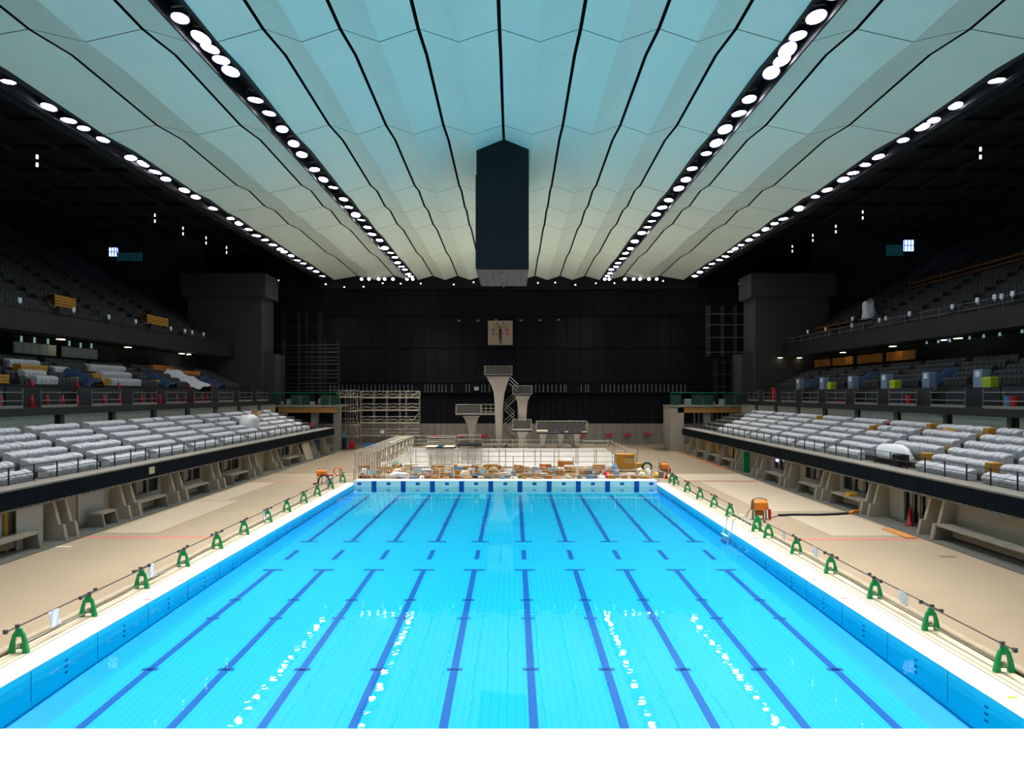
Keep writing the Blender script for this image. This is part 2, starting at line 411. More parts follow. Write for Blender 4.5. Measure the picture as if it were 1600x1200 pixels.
# ------------------------------------------------------------------ hanging scoreboard
t = thing('scoreboard', 'long black box scoreboard hanging from the ceiling over the pool', 'scoreboard', (-.12,61.5,16.85))
G().box(-2.04,57,16.85,1.80,66.2,23.6).build('cabinet', M['black'], t)
G().box(-1.98,57.05,23.6,1.80,66.1,26.9).build('hanger_box', M['black'], t)
g = G()
for i in range(7): g.box(-1.9+i*.53,57.1,16.78,-1.9+i*.53+.5,66,16.84)
g.build('underside_grille', M['dark_metal'], t)
for y in (57.1,63): G().tube((-.12,y+1,16.7),(-.12,y+3,16.7),.06).build('rib', M['rail_grey'], t)
# ------------------------------------------------------------------ emblem banner and small end-wall fittings
b0 = P(781.5,520,YE-.35)
t = thing('emblem_banner', 'square beige emblem banner with a dark figure raising both arms on black wall', 'banner', b0)
def bp(u,v): return (b0[0]+(u-475)/15*YE/F, b0[2]-(v-600)/15*YE/F)
g = G(); x0,z0 = bp(190,885); x1,z1 = bp(765,318); g.box(x0,b0[1],z0,x1,b0[1]+.12,z1); g.build('board', M['poster'], t)
g = G()
for a,b,c,d in ((x0,z0,x1,z0+.08),(x0,z1-.08,x1,z1),(x0,z0,x0+.08,z1),(x1-.08,z0,x1,z1)): g.box(a,b0[1]-.05,b,c,b0[1],d)
g.build('edge', mat('poster_edge',(.36,.29,.23),.6), t)
def shape(name, polys, m, dy=.02):
    g = G()
    for p in polys: g.prism([bp(*q) for q in p],'y',b0[1]-dy,b0[1]-.002)
    return g.build(name, m, t)
ink = mat('ink', (.012,.012,.018), .7); 
shape('accent', [[(315,380),(370,375),(420,480),(415,560),(350,520)],[(370,570),(430,600),(410,690),(370,680)]], mat('ochre',(.33,.20,.02),.7), .015)
circ = lambda cx,cy,r: [(cx+r*math.cos(a*math.pi/5), cy+r*1.25*math.sin(a*math.pi/5)) for a in range(10)]
shape('figure', [[(385,345),(410,340),(460,500),(510,505),(540,345),(558,345),(520,500),(512,580),(515,860),(495,860),(478,650),(465,860),(448,860),(440,590),(445,510)], circ(475,462,17)], ink, .03)
shape('figure', [[(240,545),(310,515),(385,540),(310,555)],[(312,560),(330,560),(350,665),(338,668),(318,590),(296,668),(280,670)],circ(312,495,13)], mat('ink_blue',(.02,.09,.16),.7), .03)
shape('figure', [[(545,540),(630,510),(705,535),(630,550)],[(640,560),(655,560),(690,665),(675,670),(646,600),(628,668),(612,668)],circ(634,494,13),[(545,575),(558,575),(558,660),(545,665)],[(580,660),(612,645),(612,660),(580,672)]], mat('ink_red',(.33,.025,.03),.7), .03)
shape('figure', [[(545,500),(560,440),(628,405),(632,415),(580,450),(605,470),(560,480)]], mat('ink_green',(.03,.11,.06),.7), .03)
proto = None
k = 0
for px,py,w in [(717,501,4),(747,501,4),(775,500,5),(814,500.5,5),(843.5,500.5,4.5),(873,500,5)]:
    x,y,z = P(px,py,YE); lab = f"{nth(k)} small grey outlet box from the scaffold side, on the wall level with the emblem banner's top"; k += 1
    lab = f"{nth(k-1)} small grey box from the scaffold side, level with the emblem banner's top"
    if proto is None:
        o = proto = G().box(x-.2,y-.12,z-.12,x+.2,y,z+.12).box(x-.24,y-.14,z+.08,x+.24,y,z+.13).build('outlet_box', M['rail_grey'], org=(x,y,z)); tag(o, lab, 'outlet', 'outlet boxes beside the emblem')
    else: o = proto.copy(); C.objects.link(o); o.location = (x,y,z); o['label'] = lab
# gallery posts across the end wall
pp = [516+6.4*i for i in range(21)] + [664,668.5,673.5,678.5,686,691,697,706]+[728.5,733.5,753,758,764.5]+[837,843,849,856,862.5,869,876,881.5,884.5,908,915,919]+[940.5+6.5*i for i in range(21)]
proto = None
for i,px in enumerate(pp):
    x,y,z = P(px,612,YE-.3); z = 8.03; lab = f"{nth(i)} " if i < 49 else ''
    lab = f"{nth(i)} grey rod from the scaffold side in the end wall's gallery slot" if i < 49 else f"{nth(len(pp)-1-i)} grey rod from the pump side in the end wall's gallery slot"
    if proto is None:
        o = proto = G().tube((x,y,z),(x,y,z+1.15),.07,6).box(x-.13,y-.1,z,x+.13,y+.1,z+.06).build('gallery_rod', M['rail_grey'], org=(x,y,z)); tag(o, lab, 'rod', 'rods in the end wall gallery slot')
    else: o = proto.copy(); C.objects.link(o); o.location = (x,y,z); o['label'] = lab
o = tag(G().box(XP(741,YE-.2),YE-.3,ZP(610,YE),XP(748,YE),YE-.05,ZP(604.5,YE)).build('notice_plate', M['light_panel'], org=P(744.5,610,YE-.2)), 'small pale rectangular plate among the gallery rods beside the tall diving tower', 'sign')
# ------------------------------------------------------------------ lower stands
PAIR = {-1:[42.1,43.2,49.2,50.5,56.4,57.8,64.0,65.4,73.0,74.7,79.8,81.6,90.0,95.5,97.0,102.3], 1:[42.4,43.8,50.0,51.1,57.6,58.8,65.5,66.7,73.0,74.5,80.0,81.5,86.6,87.6,92.2,93.2,97.6,98.6,102.8]}
BENCH = {-1:[(24,39.9),(45.9,47.7),(50.6,54.6),(57.9,62.2),(67.2,71.5),(84.2,88.6)], 1:[(22,42.3),(51.2,56.2),(58.9,62.6),(66.8,70.8),(82.2,85.8),(88.2,91.4),(93.8,96.9)]}
WIN = {-1:[(51,55.9),(58.6,63.4),(66.5,72.3),(83.5,88.5)], 1:[(45.2,48.0),(52,56.8),(60,64.2),(67.6,72)]}
ZF0, ZF1 = 2.28, 3.15
YS0, YS1 = 14.0, 105.5                    # stands run
NR, TRD, RIS = 6, .97, .385
for s in (-1,1):
    X = lambda d: s*(SX+d)
    # fascia beam and ledge
    g = G(); g.m = 0; g.box(X(0),YS0,ZF0,X(.28),YS1,ZF1)
    y = YS0
    while y < YS1: g.box(X(-.012),y,ZF0+.06,X(0),y+.94,ZF1-.05); y += .96
    for y in (44.2,69.5,95.0): g.box(X(-.03),y,ZF0,X(0),y+.34,ZF1)
    g.m = 1; g.box(X(-.05),YS0,ZF1,X(1.25),YS1,ZF1+.09); g.box(X(.05),YS0,ZF0-.12,X(2.6),YS1,ZF0)
    for k in range(150):
        y = YS0+.3+k*.61
        if y < YS1: g.box(X(-.02),y,ZF0-.06,X(.06),y+.12,ZF0)
    struct('trim_6' if s < 0 else 'trim_7', g, [M['navy_fascia'], M['concrete_dark']])
    # stepped terrace
    g = G()
    for r in range(NR):
        g.box(X(1.25+TRD*r),YS0,2.3,X(1.25+TRD*(r+1)),YS1,ZF1+.02+RIS*r)
    top = ZF1+.02+RIS*NR
    g.box(X(1.25+TRD*NR),YS0,2.3,X(8.4),YS1,ZF1+.02+RIS*(NR-1)+.1)
    g.box(X(1.0),YS1-.2,0,X(9),YS1,2.3)
    struct('terrace_steps', g, M['terrace'])
    # back wall of the terrace: pale panels between recesses
    g = G(); y = YS0; k = 0
    edges = [48.6,56.9,62.2,70.4,76.6,85.6,91.8,100]
    zb = ZF1+RIS*5
    y = 27.0
    while y < YS1-1:
        y2 = min(y+6.0,YS1); g.m = 0; g.box(X(7.75),y,zb,X(8.1),y2,6.36)
        g.m = 1; g.box(X(8.15),y2,zb,X(8.5),y2+1.25,6.36); y = y2+1.25
    struct('wall_1' if s < 0 else 'wall_2', g, [M['light_panel'], M['dark_concrete']])
    # wall under the stand with recesses
    g = G(); g.m = 0; y = YS0
    for a,b in WIN[s]+[(YS1,YS1)]:
        g.box(X(1.05),y,0,X(1.4),a,ZF0)
        if b > a:
            g.box(X(1.05),a,0,X(1.4),b,.95 if not (s > 0 and a < 46) else .05)
        y = b
    struct('wall_3' if s < 0 else 'wall_4', g, M['concrete'])
    for i,(a,b) in enumerate(WIN[s]):
        door = s > 0 and a < 46
        z0 = .05 if door else .95
        g = G(); g.m = 0; g.box(X(1.2),a,z0,X(1.25),b,ZF0)
        g.m = 1; n = 3 if door else 3
        for k in range(n+1):
            yy = a+(b-a)*k/n; g.box(X(1.03),yy-.05,z0,X(1.15),yy+.05,ZF0)
        g.box(X(1.0),a,z0,X(1.2),b,z0+.09)
        o = g.build(f'window_{i+1 if s<0 else i+10}' if not door else 'door_1', [M['glass_dark'], M['light_panel']]); o['kind'] = 'structure'
    # leaning concrete fins
    prof = [(0,0),(.17,.86),(.40,.86),(.74,ZF0-.12),(1.31,ZF0-.12),(1.31,0)]
    proto = None
    for i,y in enumerate(PAIR[s]):
        lab = f"leaning concrete fin, {nth(i)} from the camera end under the {STAND[s]} stand"
        if proto is None:
            proto = G().prism([(X(-.28+d)-X(-.28),z) for d,z in prof],'y',-.13,.13).build('leaning_fin', M['concrete']); o = proto; tag(o, lab, 'pier', f'concrete fins under the {STAND[s]} stand')
        else: o = proto.copy(); C.objects.link(o); o['label'] = lab
        o.location = (X(-.28),y,0)
    for i,(a,b) in enumerate(BENCH[s]):
        lab = f"concrete bench, {nth(i)} from the camera end under the {STAND[s]} stand"
        t = thing('concrete_bench', lab, 'bench', (X(.3),(a+b)/2,0), f'benches under the {STAND[s]} stand')
        G().box(X(-.10),a,.76,X(.75),b,.88).build('seat_slab', M['concrete'], t)
        pl = [(-.28,0),(-.11,.86),(.75,.86),(.75,0)]
        for yy in ((b-.2,a+.05) if b-a < 8 else (b-.2,(a+b)/2)): G().prism([(X(d),z) for d,z in pl],'y',yy,yy+.18).build('leg', M['concrete_dark'], t)
        if b-a > 2.5: G().box(X(.70),a,.2,X(.78),b,.5).build('back_plate', M['concrete'], t)
    # pale step strip along the foot
    g = G(); g.box(X(-.6),YS0,0,X(1.05),YS1,.035); struct('baseboard_left' if s < 0 else 'baseboard_right', g, M['concrete_dark'])
    # guard rail on the ledge, one run per bay
    for i in range(9):
        a = 30+i*8.4; b = min(a+8.4,105.3)
        t = thing('guard_rail', f"low dark guard rail, {nth(i)} bay from the camera end on the {STAND[s]} stand's ledge", 'railing', (X(1.15),a,ZF1+.09), f'guard rails on the {STAND[s]} ledge')
        n = 4 
        for k in range(n): 
            yy = a+(b-a)*(k+.5)/n; G().box(X(1.13),yy-.025,ZF1+.09,X(1.19),yy+.025,ZF1+.98).build('post', M['rail_dark'], t)
        for z in (.45,.86): G().tube((X(1.16),a+.03,ZF1+.09+z),(X(1.16),b-.03,ZF1+.09+z),.022).build('rail', M['rail_dark'], t)
# ------------------------------------------------------------------ lower stand seats
def seat_mesh(g, s, x, y, z, w=.41, r=0):            # seat wrapped in plastic; x is the front edge, going back with s
    p = [(.04,.03),(.0,.46),(.03,.56),(.14,.64),(.36,.71),(.54,.72),(.60,.62),(.60,.03)]
    rings = []
    for yy,k in ((-w/2,.90),(-w/2+.05,1.0),(w/2-.05,1.0),(w/2,.90)):
        rings.append([(x+s*(.3+(a-.3)*k), y+yy, z+.03+(b-.03)*k) for a,b in p])
    g.loft(rings)
def seat_front(g, s, x, y, z, w=.42):
    p = [(.05,.03),(.03,.22),(-.02,.30),(.0,.42),(.14,.58),(.42,.70),(.56,.66),(.60,.40),(.58,.03)]
    rings = []
    for yy,k in ((-w/2,.90),(-w/2+.05,1.0),(w/2-.05,1.0),(w/2,.90)):
        rings.append([(x+s*(.3+(a-.3)*k), y+yy, z+.03+(b-.03)*k) for a,b in p])
    g.loft(rings)
GAP0, PITCH = 42.8, 6.7
TOTAL_EACH = 150
for s in (-1,1):
    cells, beyond = [], []
    for b in range(-2,9):
        y0 = GAP0+b*PITCH+.6+(.0 if s < 0 else -1.2); off = 0
        for r in range(NR):
            for k in range(11):
                y = y0+.25+.5*k
                if y > (99.5 if s < 0 else 97 - (5-r)*.6): continue
                x = s*(SX+1.25+TRD*r+.3)
                px = 802+(x-CX)*F/y
                if not (-700 < px < 2300): continue
                if (s < 0 and r in (2,3) and 81.5 < y < 85.5) or (s > 0 and r < 2 and 49.1 < y < 55.2): continue
                if R.random() < .012 and r > 1: continue
                (cells if -25 < px < 1625 else beyond).append((y,r,b,k,x))
    cells.sort(); near, far = cells[:TOTAL_EACH], cells[TOTAL_EACH:]+beyond
    pr = {}
    blocks = sorted({c[2] for c in near})
    for (y,r,b,k,x) in near:
        z = ZF1+.02+RIS*r
        lab = f"wrapped white seat {k+1}, row {r+1} up, {nth(blocks.index(b))} block from the camera, {STAND[s]} stand"
        lab = f"{nth(k)} white-wrapped seat of the {nth(blocks.index(b))} block in row {'one two three four five six'.split()[r]}, {STAND[s]} stand"
        key = r == 0
        if key not in pr:
            g = G(); (seat_front if key else seat_mesh)(g, s, 0, 0, 0); o = pr[key] = g.build('stadium_seat', M['seat_wrap']); tag(o, lab, 'seat', f'white-wrapped seats of the {STAND[s]} stand')
        else: o = pr[key].copy(); C.objects.link(o); o['label'] = lab
        o.location = (x,y,z); o.rotation_euler = (0,R.uniform(-.03,.03),R.uniform(-.05,.05)); o.scale = (1,1,R.uniform(.86,.94))
    g = G()
    for (y,r,b,k,x) in far: (seat_front if r == 0 else seat_mesh)(g, s, x, y, ZF1-.04+RIS*r)
    o = g.build('wrapped_seats', M['seat_wrap']); tag(o, f"rows of white plastic-wrapped seats in the farther blocks of the {STAND[s]} stand", 'seats', None, 'stuff')
# boards under and at the ends of the pump-side rows
bn = 0
for (px,py,Y) in [(1470,683,56),(1385,702,60),(1520,722,47),(1372,688,66),(1470,650,63),(1415,668,64),(1575,704,48),(1260,640,84),(1230,652,86),(1318,672,74)]:
    x = XP(px,Y); d = abs(x)-SX-1.25; r = max(0,min(5,int(d/TRD))); xx = SX+1.25+TRD*r; z = ZF1+.02+RIS*r
    o = G().box(xx+.18,Y,z,xx+.23,Y+4.6,z+.16).box(xx+.16,Y,z,xx+.26,Y+.1,z+.2).build('timber_board', M['yellow_board'], org=(xx+.2,Y,z)); bn += 1
    tag(o, f"long yellow timber board, {nth(bn-1)} of those under the pump-side stand's wrapped seats", 'board', 'boards under the pump-side seats')
bn = 0
for (px,py,Y) in [(1458,716,47.6),(1463,722,54.5),(1542,728,48.2),(1572,708,41.2),(1375,684,61.6),(1288,656,75)]:
    x = XP(px,Y); d = abs(x)-SX-1.25; r = max(0,min(5,int(d/TRD))); xx = SX+1.25+TRD*r; z = ZF1+.02+RIS*r
    yy = GAP0-1.2+round((Y-GAP0)/PITCH)*PITCH+.02
    o = G().bbox(xx+.25,yy,z,xx+.9,yy+.55,z+.62,.03).box(xx+.22,yy-.02,z+.3,xx+.93,yy+.57,z+.36).build('wooden_end_box', M['yellow_board'], org=(xx+.5,yy,z)); bn += 1
    tag(o, f"ochre wooden box at a seat row's end, {nth(bn-1)} of those in the pump-side stand", 'box', 'ochre end boxes in the pump-side stand')
# bottle-like green posts, red bits and covers on the lower stands
def at_stand(s, row, Y): return (s*(SX+1.25+TRD*row+.5), Y, ZF1+.02+RIS*min(row,5))
k = 0
for s,row,Y in [(-1,5.6,79.0),(-1,5.6,80.5),(-1,5.6,95),(1,5.6,66.5),(1,5.6,57),(1,5.6,49.8),(1,5.6,45.5),(1,3.4,80)]:
    x,y,z = at_stand(s,row,Y); k += 1
    o = G().lathe([(.16,0),(.17,.05),(.10,.1),(.06,.62),(.07,.66),(.02,.70)],(x,y,z),10).build('marker_cone', M['green_dark'], org=(x,y,z), smooth=True)
    tag(o, f"dark green cone on the {STAND[s]} stand, {nth(k-1)} of those by the back wall", 'cone', 'green marker cones on the lower stands')
def sheet_heap(name, label, cat, x, y, z, rx, ry, h, m, seed, amp=.3):
    o = G().blob((x,y,z), rx, ry, h, seed, amp, 16, 7).build(name, m, org=(x,y,z), smooth=True); return tag(o, label, cat)
x,y,z = at_stand(-1,2.2,83.5); sheet_heap('plastic_cover', 'tall crumpled white plastic cover standing among the scaffold-side seat rows', 'cover', x,y,z,1.0,1.8,1.55,M['white_sheet'],3,.15)
x,y,z = at_stand(1,.9,52.6); sheet_heap('plastic_cover', 'long white plastic cover draped over the pump-side front seat rows', 'cover', x,y,z,.75,2.4,.95,M['white_sheet'],5,.12)
o = tag(G().bbox(SX+1.35,49.4,ZF1+.1,SX+2.1,50.2,ZF1+.85,.04).build('black_case', M['black'], org=(SX+1.7,49.8,ZF1+.1)), 'black case at the end of the white cover on the pump-side stand', 'case')
for i,(s,row,Y,nm,mm,lb) in enumerate([(-1,0.4,102.5,'folding_stool','red','small red stool at the far end of the scaffold-side stand ledge'),(-1,3.8,90.5,'orange_board','orange_board','orange board lying behind the tall white cover on the scaffold-side stand'),(-1,4.5,93,'timber_offcut','wood','brown timber laid over wrapped seats near the scaffold-side back wall'),(1,4.6,52.5,'debris_sack','wood','brown sack at a row end high in the pump-side stand'),(1,5.2,62,'red_bucket','red','small red bucket against the pump-side stand back wall')]):
    x,y,z = at_stand(s,row,Y)
    if 'board' in nm or 'timber' in nm: o = G().box(x-.3,y-1.1,z+.76,x+.35,y+1.1,z+.9).box(x-.3,y-1.1,z+.74,x+.35,y-.9,z+.76).box(x-.3,y+.9,z+.74,x+.35,y+1.1,z+.76).build(nm, M[mm], org=(x,y,z))
    elif 'stool' in nm:
        o = thing(nm, lb, 'stool', (x,y,z)); G().box(x-.35,y-.35,z+.5,x+.35,y+.35,z+.58).build('seat', M[mm], o)
        for a in (-1,1):
            for b in (-1,1): G().tube((x+a*.3,y+b*.3,z),(x+a*.25,y+b*.25,z+.5),.035).build('leg', M[mm], o)
    elif 'sack' in nm: o = G().blob((x,y,z),.5,.7,.6,9).build(nm, M[mm], org=(x,y,z), smooth=True)
    else: o = G().lathe([(.18,0),(.24,.4),(.26,.42),(.2,.42)],(x,y,z),12).build(nm, M[mm], org=(x,y,z), smooth=True)
    tag(o, lb, nm.split('_')[-1])
# fascia notice and pale panels, pipes under the stands
x = -(SX)-.02; Yn = 24.03*F/(802-237)
tag(G().box(x,Yn-.5,2.42,x+.03,Yn+.5,3.02).box(x+.03,Yn-.4,2.5,x+.04,Yn+.4,2.95).build('notice_board', M['cream'], org=(x,Yn,2.42)), 'small pale framed notice fixed to the scaffold-side stand fascia', 'notice')
for i,(a,b,d,lb) in enumerate([(30,38.6,.96,'long white hoarding board behind the bench nearest the camera, scaffold-side stand'),(39.2,41.4,.6,'white door-sized board leaning beside the first fin of the scaffold-side stand'),(45.4,48.2,.96,'white board behind the short bench under the scaffold-side stand')]):
    o = G().box(-(SX+d),a,.05 if i == 1 else .3,-(SX+d+.06),b,2.12).box(-(SX+d-.02),a,2.05,-(SX+d+.08),b,2.14).build('white_board', M['door_white'], org=(-(SX+d),(a+b)/2,.05)); tag(o, lb, 'board')
tag(G().tube((-(SX+.85),38.8,.05),(-(SX+.9),38.8,2.15),.07).tube((-(SX+.85),38.8,2.1),(-(SX+1.0),38.8,2.1),.07).build('yellow_pipe', M['yellow'], org=(-(SX+.85),38.8,.05)), 'upright yellow pipe between white boards under the scaffold-side stand', 'pipe')
for i,(a,b) in enumerate([(84.8,86.2),(90.4,91.8),(95.2,97)]):
    o = G().box(SX+.9,a,.95,SX+1.0,b+1.2,2.15).box(SX+.88,a,.95,SX+1.0,a+.08,2.15).build('plywood_sheet', M['ply'], org=(SX+.95,a,.95)); tag(o, f"tan plywood sheet in the recess behind a far bench, {nth(2-i)} from the end wall", 'plywood', 'plywood sheets under the pump-side stand')
tag(G().box(SX-.05,77.6,0,SX+.1,78.1,2.1).box(SX+.1,77.7,0,SX+.6,77.8,2.1).build('green_board', M['green'], org=(SX,77.8,0)), 'narrow bright green board standing between fins of the pump-side stand', 'board')
tag(G().box(-(SX+.6),98.6,.03,-(SX+.66),100.6,2.1).box(-(SX+.55),98.6,.9,-(SX+.6),98.7,1.2).build('blue_door', M['blue'], org=(-(SX+.6),99.5,.03)), 'dark blue door between the last fins of the scaffold-side stand', 'door')
tag(G().prism([(-(SX-.2),0),(-(SX+.4),1.95),(-(SX+.46),1.95),(-(SX-.12),0)],'y',91.2,94.4).build('plywood_board', M['cream'], org=(-SX,92.8,0)), 'cream panel leaning between two far fins of the scaffold-side stand', 'panel')
tag(G().lathe([(.26,0),(.26,.06),(.2,.06),(.06,1.1),(.02,1.12)],(SX+.72,46.6,.035),12).build('traffic_cone', M['red'], org=(SX+.72,46.6,.035), smooth=True), 'red traffic cone standing inside the glazed doorway under the pump-side stand', 'cone')
tag(G().tube((SX+.9,70.6,1.75),(SX+.9,70.6,1.95),.12,8).build('blue_lamp', M['lens_blue'], org=(SX+.9,70.6,1.75)), 'small blue-violet lamp shining above a bench recess of the pump-side stand', 'lamp')
# ------------------------------------------------------------------ middle tier
ZM = 6.95
for s in (-1,1):
    X = lambda d: s*(SX+d)
    g = G(); g.m = 1; g.box(X(7.5),YS0+6,6.36,X(7.9),YS1,6.86); g.m = 0; g.box(X(7.9),YS0+6,6.4,X(18.4),YS1,6.9)
    rows = 8
    for r in range(rows): g.box(X(10.2+r*.98),YS0+6,6.9,X(10.2+(r+1)*.98),YS1,8.05+r*.44)
    g.box(X(18.0),YS0+6,6.9,X(18.4),YS1,12.8)
    y = 26
    k = 0
    while y < 104:
        L = 6.2 if k % 2 == 0 else 4.4
        g.m = 2; g.box(X(9.6 if k % 2 == 0 else 8.9),y,6.9,X(9.8 if k % 2 == 0 else 9.1),y+L,8.25 if k % 2 == 0 else 8.25); y += L+1.3; k += 1
    struct('middle_tier', g, [M['dark_concrete'], M['black'], mat('dark_panel%d' % s, (.020,.0205,.024), .7)])
    # low rail frames on the walkway edge
    for i in range(11):
        a = 34+i*6.4; b = a+4.4
        t = thing('walkway_rail', f"grey walkway rail frame, {nth(i)} from the camera end above the {STAND[s]} stand", 'railing', (X(7.75),a,6.87), f'walkway rails above the {STAND[s]} stand')
        for k in range(3): G().tube((X(7.75),a+(b-a)*k/2,6.86),(X(7.75),a+(b-a)*k/2,8.15 if k != 1 else 7.95),.03).build('post', M['rail_grey'], t)
        for z in (7.35,7.9): G().tube((X(7.75),a,z),(X(7.75),b,z),.03).build('rail', M['rail_grey'], t)
        G().box(X(7.72),a,6.86,X(7.80),b,7.05).build('kick_board', M['concrete_dark'], t)
    # upper tier
    g = G(); g.m = 1; g.box(X(13.9),YS0+6,12.7,X(14.3),YS1+3,14.3); g.m = 0; g.box(X(14.3),YS0+6,12.8,X(17),YS1+3,14.1)
    for r in range(22): g.box(X(14.3+r*.98),YS0+6,12.9+r*.55,X(14.3+(r+1)*.98),YS1+3,14.1+r*.62)
    struct('upper_tier', g, [M['dark_concrete'], M['black']])
    t = thing('tier_rail', f"thin dark railing along the front of the upper tier, {SIDE[s]}", 'railing', (X(14.5),70,14.1))
    for k in range(22): G().tube((X(14.5),42+k*3,14.1),(X(14.5),42+k*3,15.3),.035).build('post', M['rail_grey' if s > 0 else 'rail_dark'], t)
    for z in (14.7,15.2): G().tube((X(14.5),42,z),(X(14.5),107,z),.03).build('rail', M['rail_grey' if s > 0 else 'rail_dark'], t)
    # corner towers
    g = G(); x0 = 33.6
    g.box(s*x0,107.5,6.4,s*43.6,113,20.9); g.box(s*(x0-.7),107,20.9,s*44.4,113,24.1); g.box(s*(x0-1.6),108.5,0,s*x0,113,13.2)
    g.box(s*43.6,113,0,s*62,113.5,31)
    struct('pillar', g, mat('tower_conc%d' % s, (.048,.044,.040), .85, var=.15, scale=.5))
# lights under the upper tier, small signs, boards on the tiers
def on_tier(s, d, Y, z): return (s*(SX+d), Y, z)
for i,(px,py,mm,nm,lb) in enumerate([(95,514,'lens_warm','tier_lamp','warm dim lamp under the upper tier, scaffold side, nearest the pale partitions'),(200,528,'lens_warm','tier_lamp','warm dim lamp under the upper tier, scaffold side, midway to the end wall'),(284,543,'lens_warm','tier_lamp','small warm lamp beside the bright blue-white lamp, scaffold side'),(295,543,'lens','tier_lamp','bright blue-white lamp under the upper tier on the scaffold side'),
        (1497,508,'lens_warm','tier_lamp','warm lamp under the upper tier beside a blue lamp, pump side'),(1475,509,'lens_blue','tier_lamp','blue lamp under the upper tier, pump side'),(1317,534,'lens_warm','tier_lamp','warm lamp under the upper tier above the orange boards'),(1395,523,'lens_warm','tier_lamp','warm strip lamp under the upper tier above the longest orange board'),(1219,553,'lens_warm','tier_lamp','tiny warm lamp beside the pump-side corner tower, level with the middle tier'),(1249,559,'lens_warm','tier_lamp','tiny white lamp just before the orange boards on the pump side')]):
    s = -1 if px < 800 else 1; d = 16.2; Y = abs((s*(SX+d)-CX)*F/(px-802)); Y = Y if Y < 106 else 107.2; x,y,z = P(px,py,Y)
    z = min(z, 12.6); o = thing(nm, lb, 'lamp', (x,y,z))
    w = .22 if 'lens_warm' == mm else .16
    G().box(x-w,y-w*1.6,z,x+w,y+w*1.6,z+.05).build('lens', M[mm], o); G().box(x-w*1.2,y-w*1.8,z+.05,x+w*1.2,y+w*1.8,z+.14).build('housing', M['dark_metal'], o)
k = 0
for px,py in [(33.5,529),(54,531),(75,533),(108.5,536),(126,539),(143,540)]+[(1448,533),(1466,531.5),(1484,530),(1515,525.5),(1537,523),(1562,520),(1597,515)]:
    s = -1 if px < 800 else 1; d = 17.85; Y = abs((s*(SX+d)-CX)*F/(px-802)); x,y,z = P(px,py,Y); k += 1
    o = G().box(x-.03,y-.12,z-.22,x+.03,y+.12,z+.22).box(x-.05,y-.16,z-.26,x+.05,y+.16,z-.22).build('booth_light', M['led_green'], org=(x,y,z)); tag(o, f"pale green upright strip light, {nth(k-1)} counting from the scaffold side, in the dark booths", 'light', 'strip lights in the booths')
for i,(a,b,s,m,lb) in enumerate([(22,87,-1,'light_panel','pale partition wall nearest the camera at the back of the scaffold-side middle tier'),(98,152,-1,'light_panel','pale partition wall farther from the camera on the scaffold-side middle tier'),(1273,1297,1,'orange_board','short orange board with slats at the back of the pump-side middle tier'),(1301,1333,1,'orange_board','orange board second from the slatted one on the pump-side middle tier'),(1340,1378,1,'orange_board','orange board third from the slatted one on the pump-side middle tier'),(1385,1430,1,'orange_board','longest orange board, ending the row on the pump-side middle tier')]):
    d = 16.9; ya, yb = [abs((s*(SX+d)-CX)*F/(p-802)) for p in (a,b)]; z0 = 11.15 if s < 0 else 11.2; z1 = 12.1 if s < 0 else 12.15
    g = G().box(s*(SX+d),ya,z0,s*(SX+d+.12),yb,z1); n = 5
    for q in range(n+1): yy = ya+(yb-ya)*q/n; g.box(s*(SX+d-.03),yy-.04,z0,s*(SX+d),yy+.04,z1)
    o = g.build('partition_panel', M[m], org=(s*(SX+d),(ya+yb)/2,z0)); tag(o, lb, 'partition')
cone_i = {-1:0,1:0}
def cone(x,y,z,lb,m='red',h=.8):
    o = thing('traffic_cone', lb, 'cone', (x,y,z), None)
    G().lathe([(.17,.04),(.05,h),(.03,h+.02)],(x,y,z),10).build('body', M[m], o, smooth=True); G().box(x-.22,y-.22,z,x+.22,y+.22,z+.04).build('base', M[m], o)
    return o
for i,px in enumerate([2,50,74,98,121,162.5,187,222,237,250,277,289,303,315,324]):
    d = 8.3; Y = abs((-(SX+d)-CX)*F/(px-802)); cone(-(SX+d),Y,6.9,f"red traffic cone on the scaffold-side walkway, {nth(i)} from the camera end")['group'] = 'cones on the walkway'
for i,(px,py) in enumerate([(34,600),(50,592),(121,602),(185,604),(296,604),(333,603)]):
    d = 10.0; Y = abs((-(SX+d)-CX)*F/(px-802)); cone(-(SX+d),Y,8.05 if i != 0 else 6.9,f"red cone on the scaffold-side middle tier front, {nth(i)} from the camera end",h=.75)['group'] = 'cones at the middle tier front'
for i,(px,mm,lb) in enumerate([(1420,'red','red bucket beside a blue bin on the pump-side walkway'),(1412,'blue','blue bin on the pump-side walkway beside the red bucket'),(1585,'red','red cone-shaped bin by the blue drum on the pump-side walkway'),(1576,'sky_blue','blue drum beside the red bin on the pump-side walkway'),(1306,'blue','blue crate behind the pump-side walkway rail above a red mat'),(1314,'red','low red mat bundle under the blue crate on the pump-side walkway'),(1209,'red','tall red post at the far end of the pump-side walkway')]):
    d = 8.35; Y = abs((SX+d-CX)*F/(px-802)); x = SX+d; h = 1.6 if 'post' in lb else .3 if 'mat' in lb else .75
    o = G().lathe([(.22,0),(.26,h*.9),(.28,h*.92),(.28,h),(.2,h)],(x,Y,6.9),12).build('storage_bin', M[mm], org=(x,Y,6.9), smooth=False); tag(o, lb, 'bin')
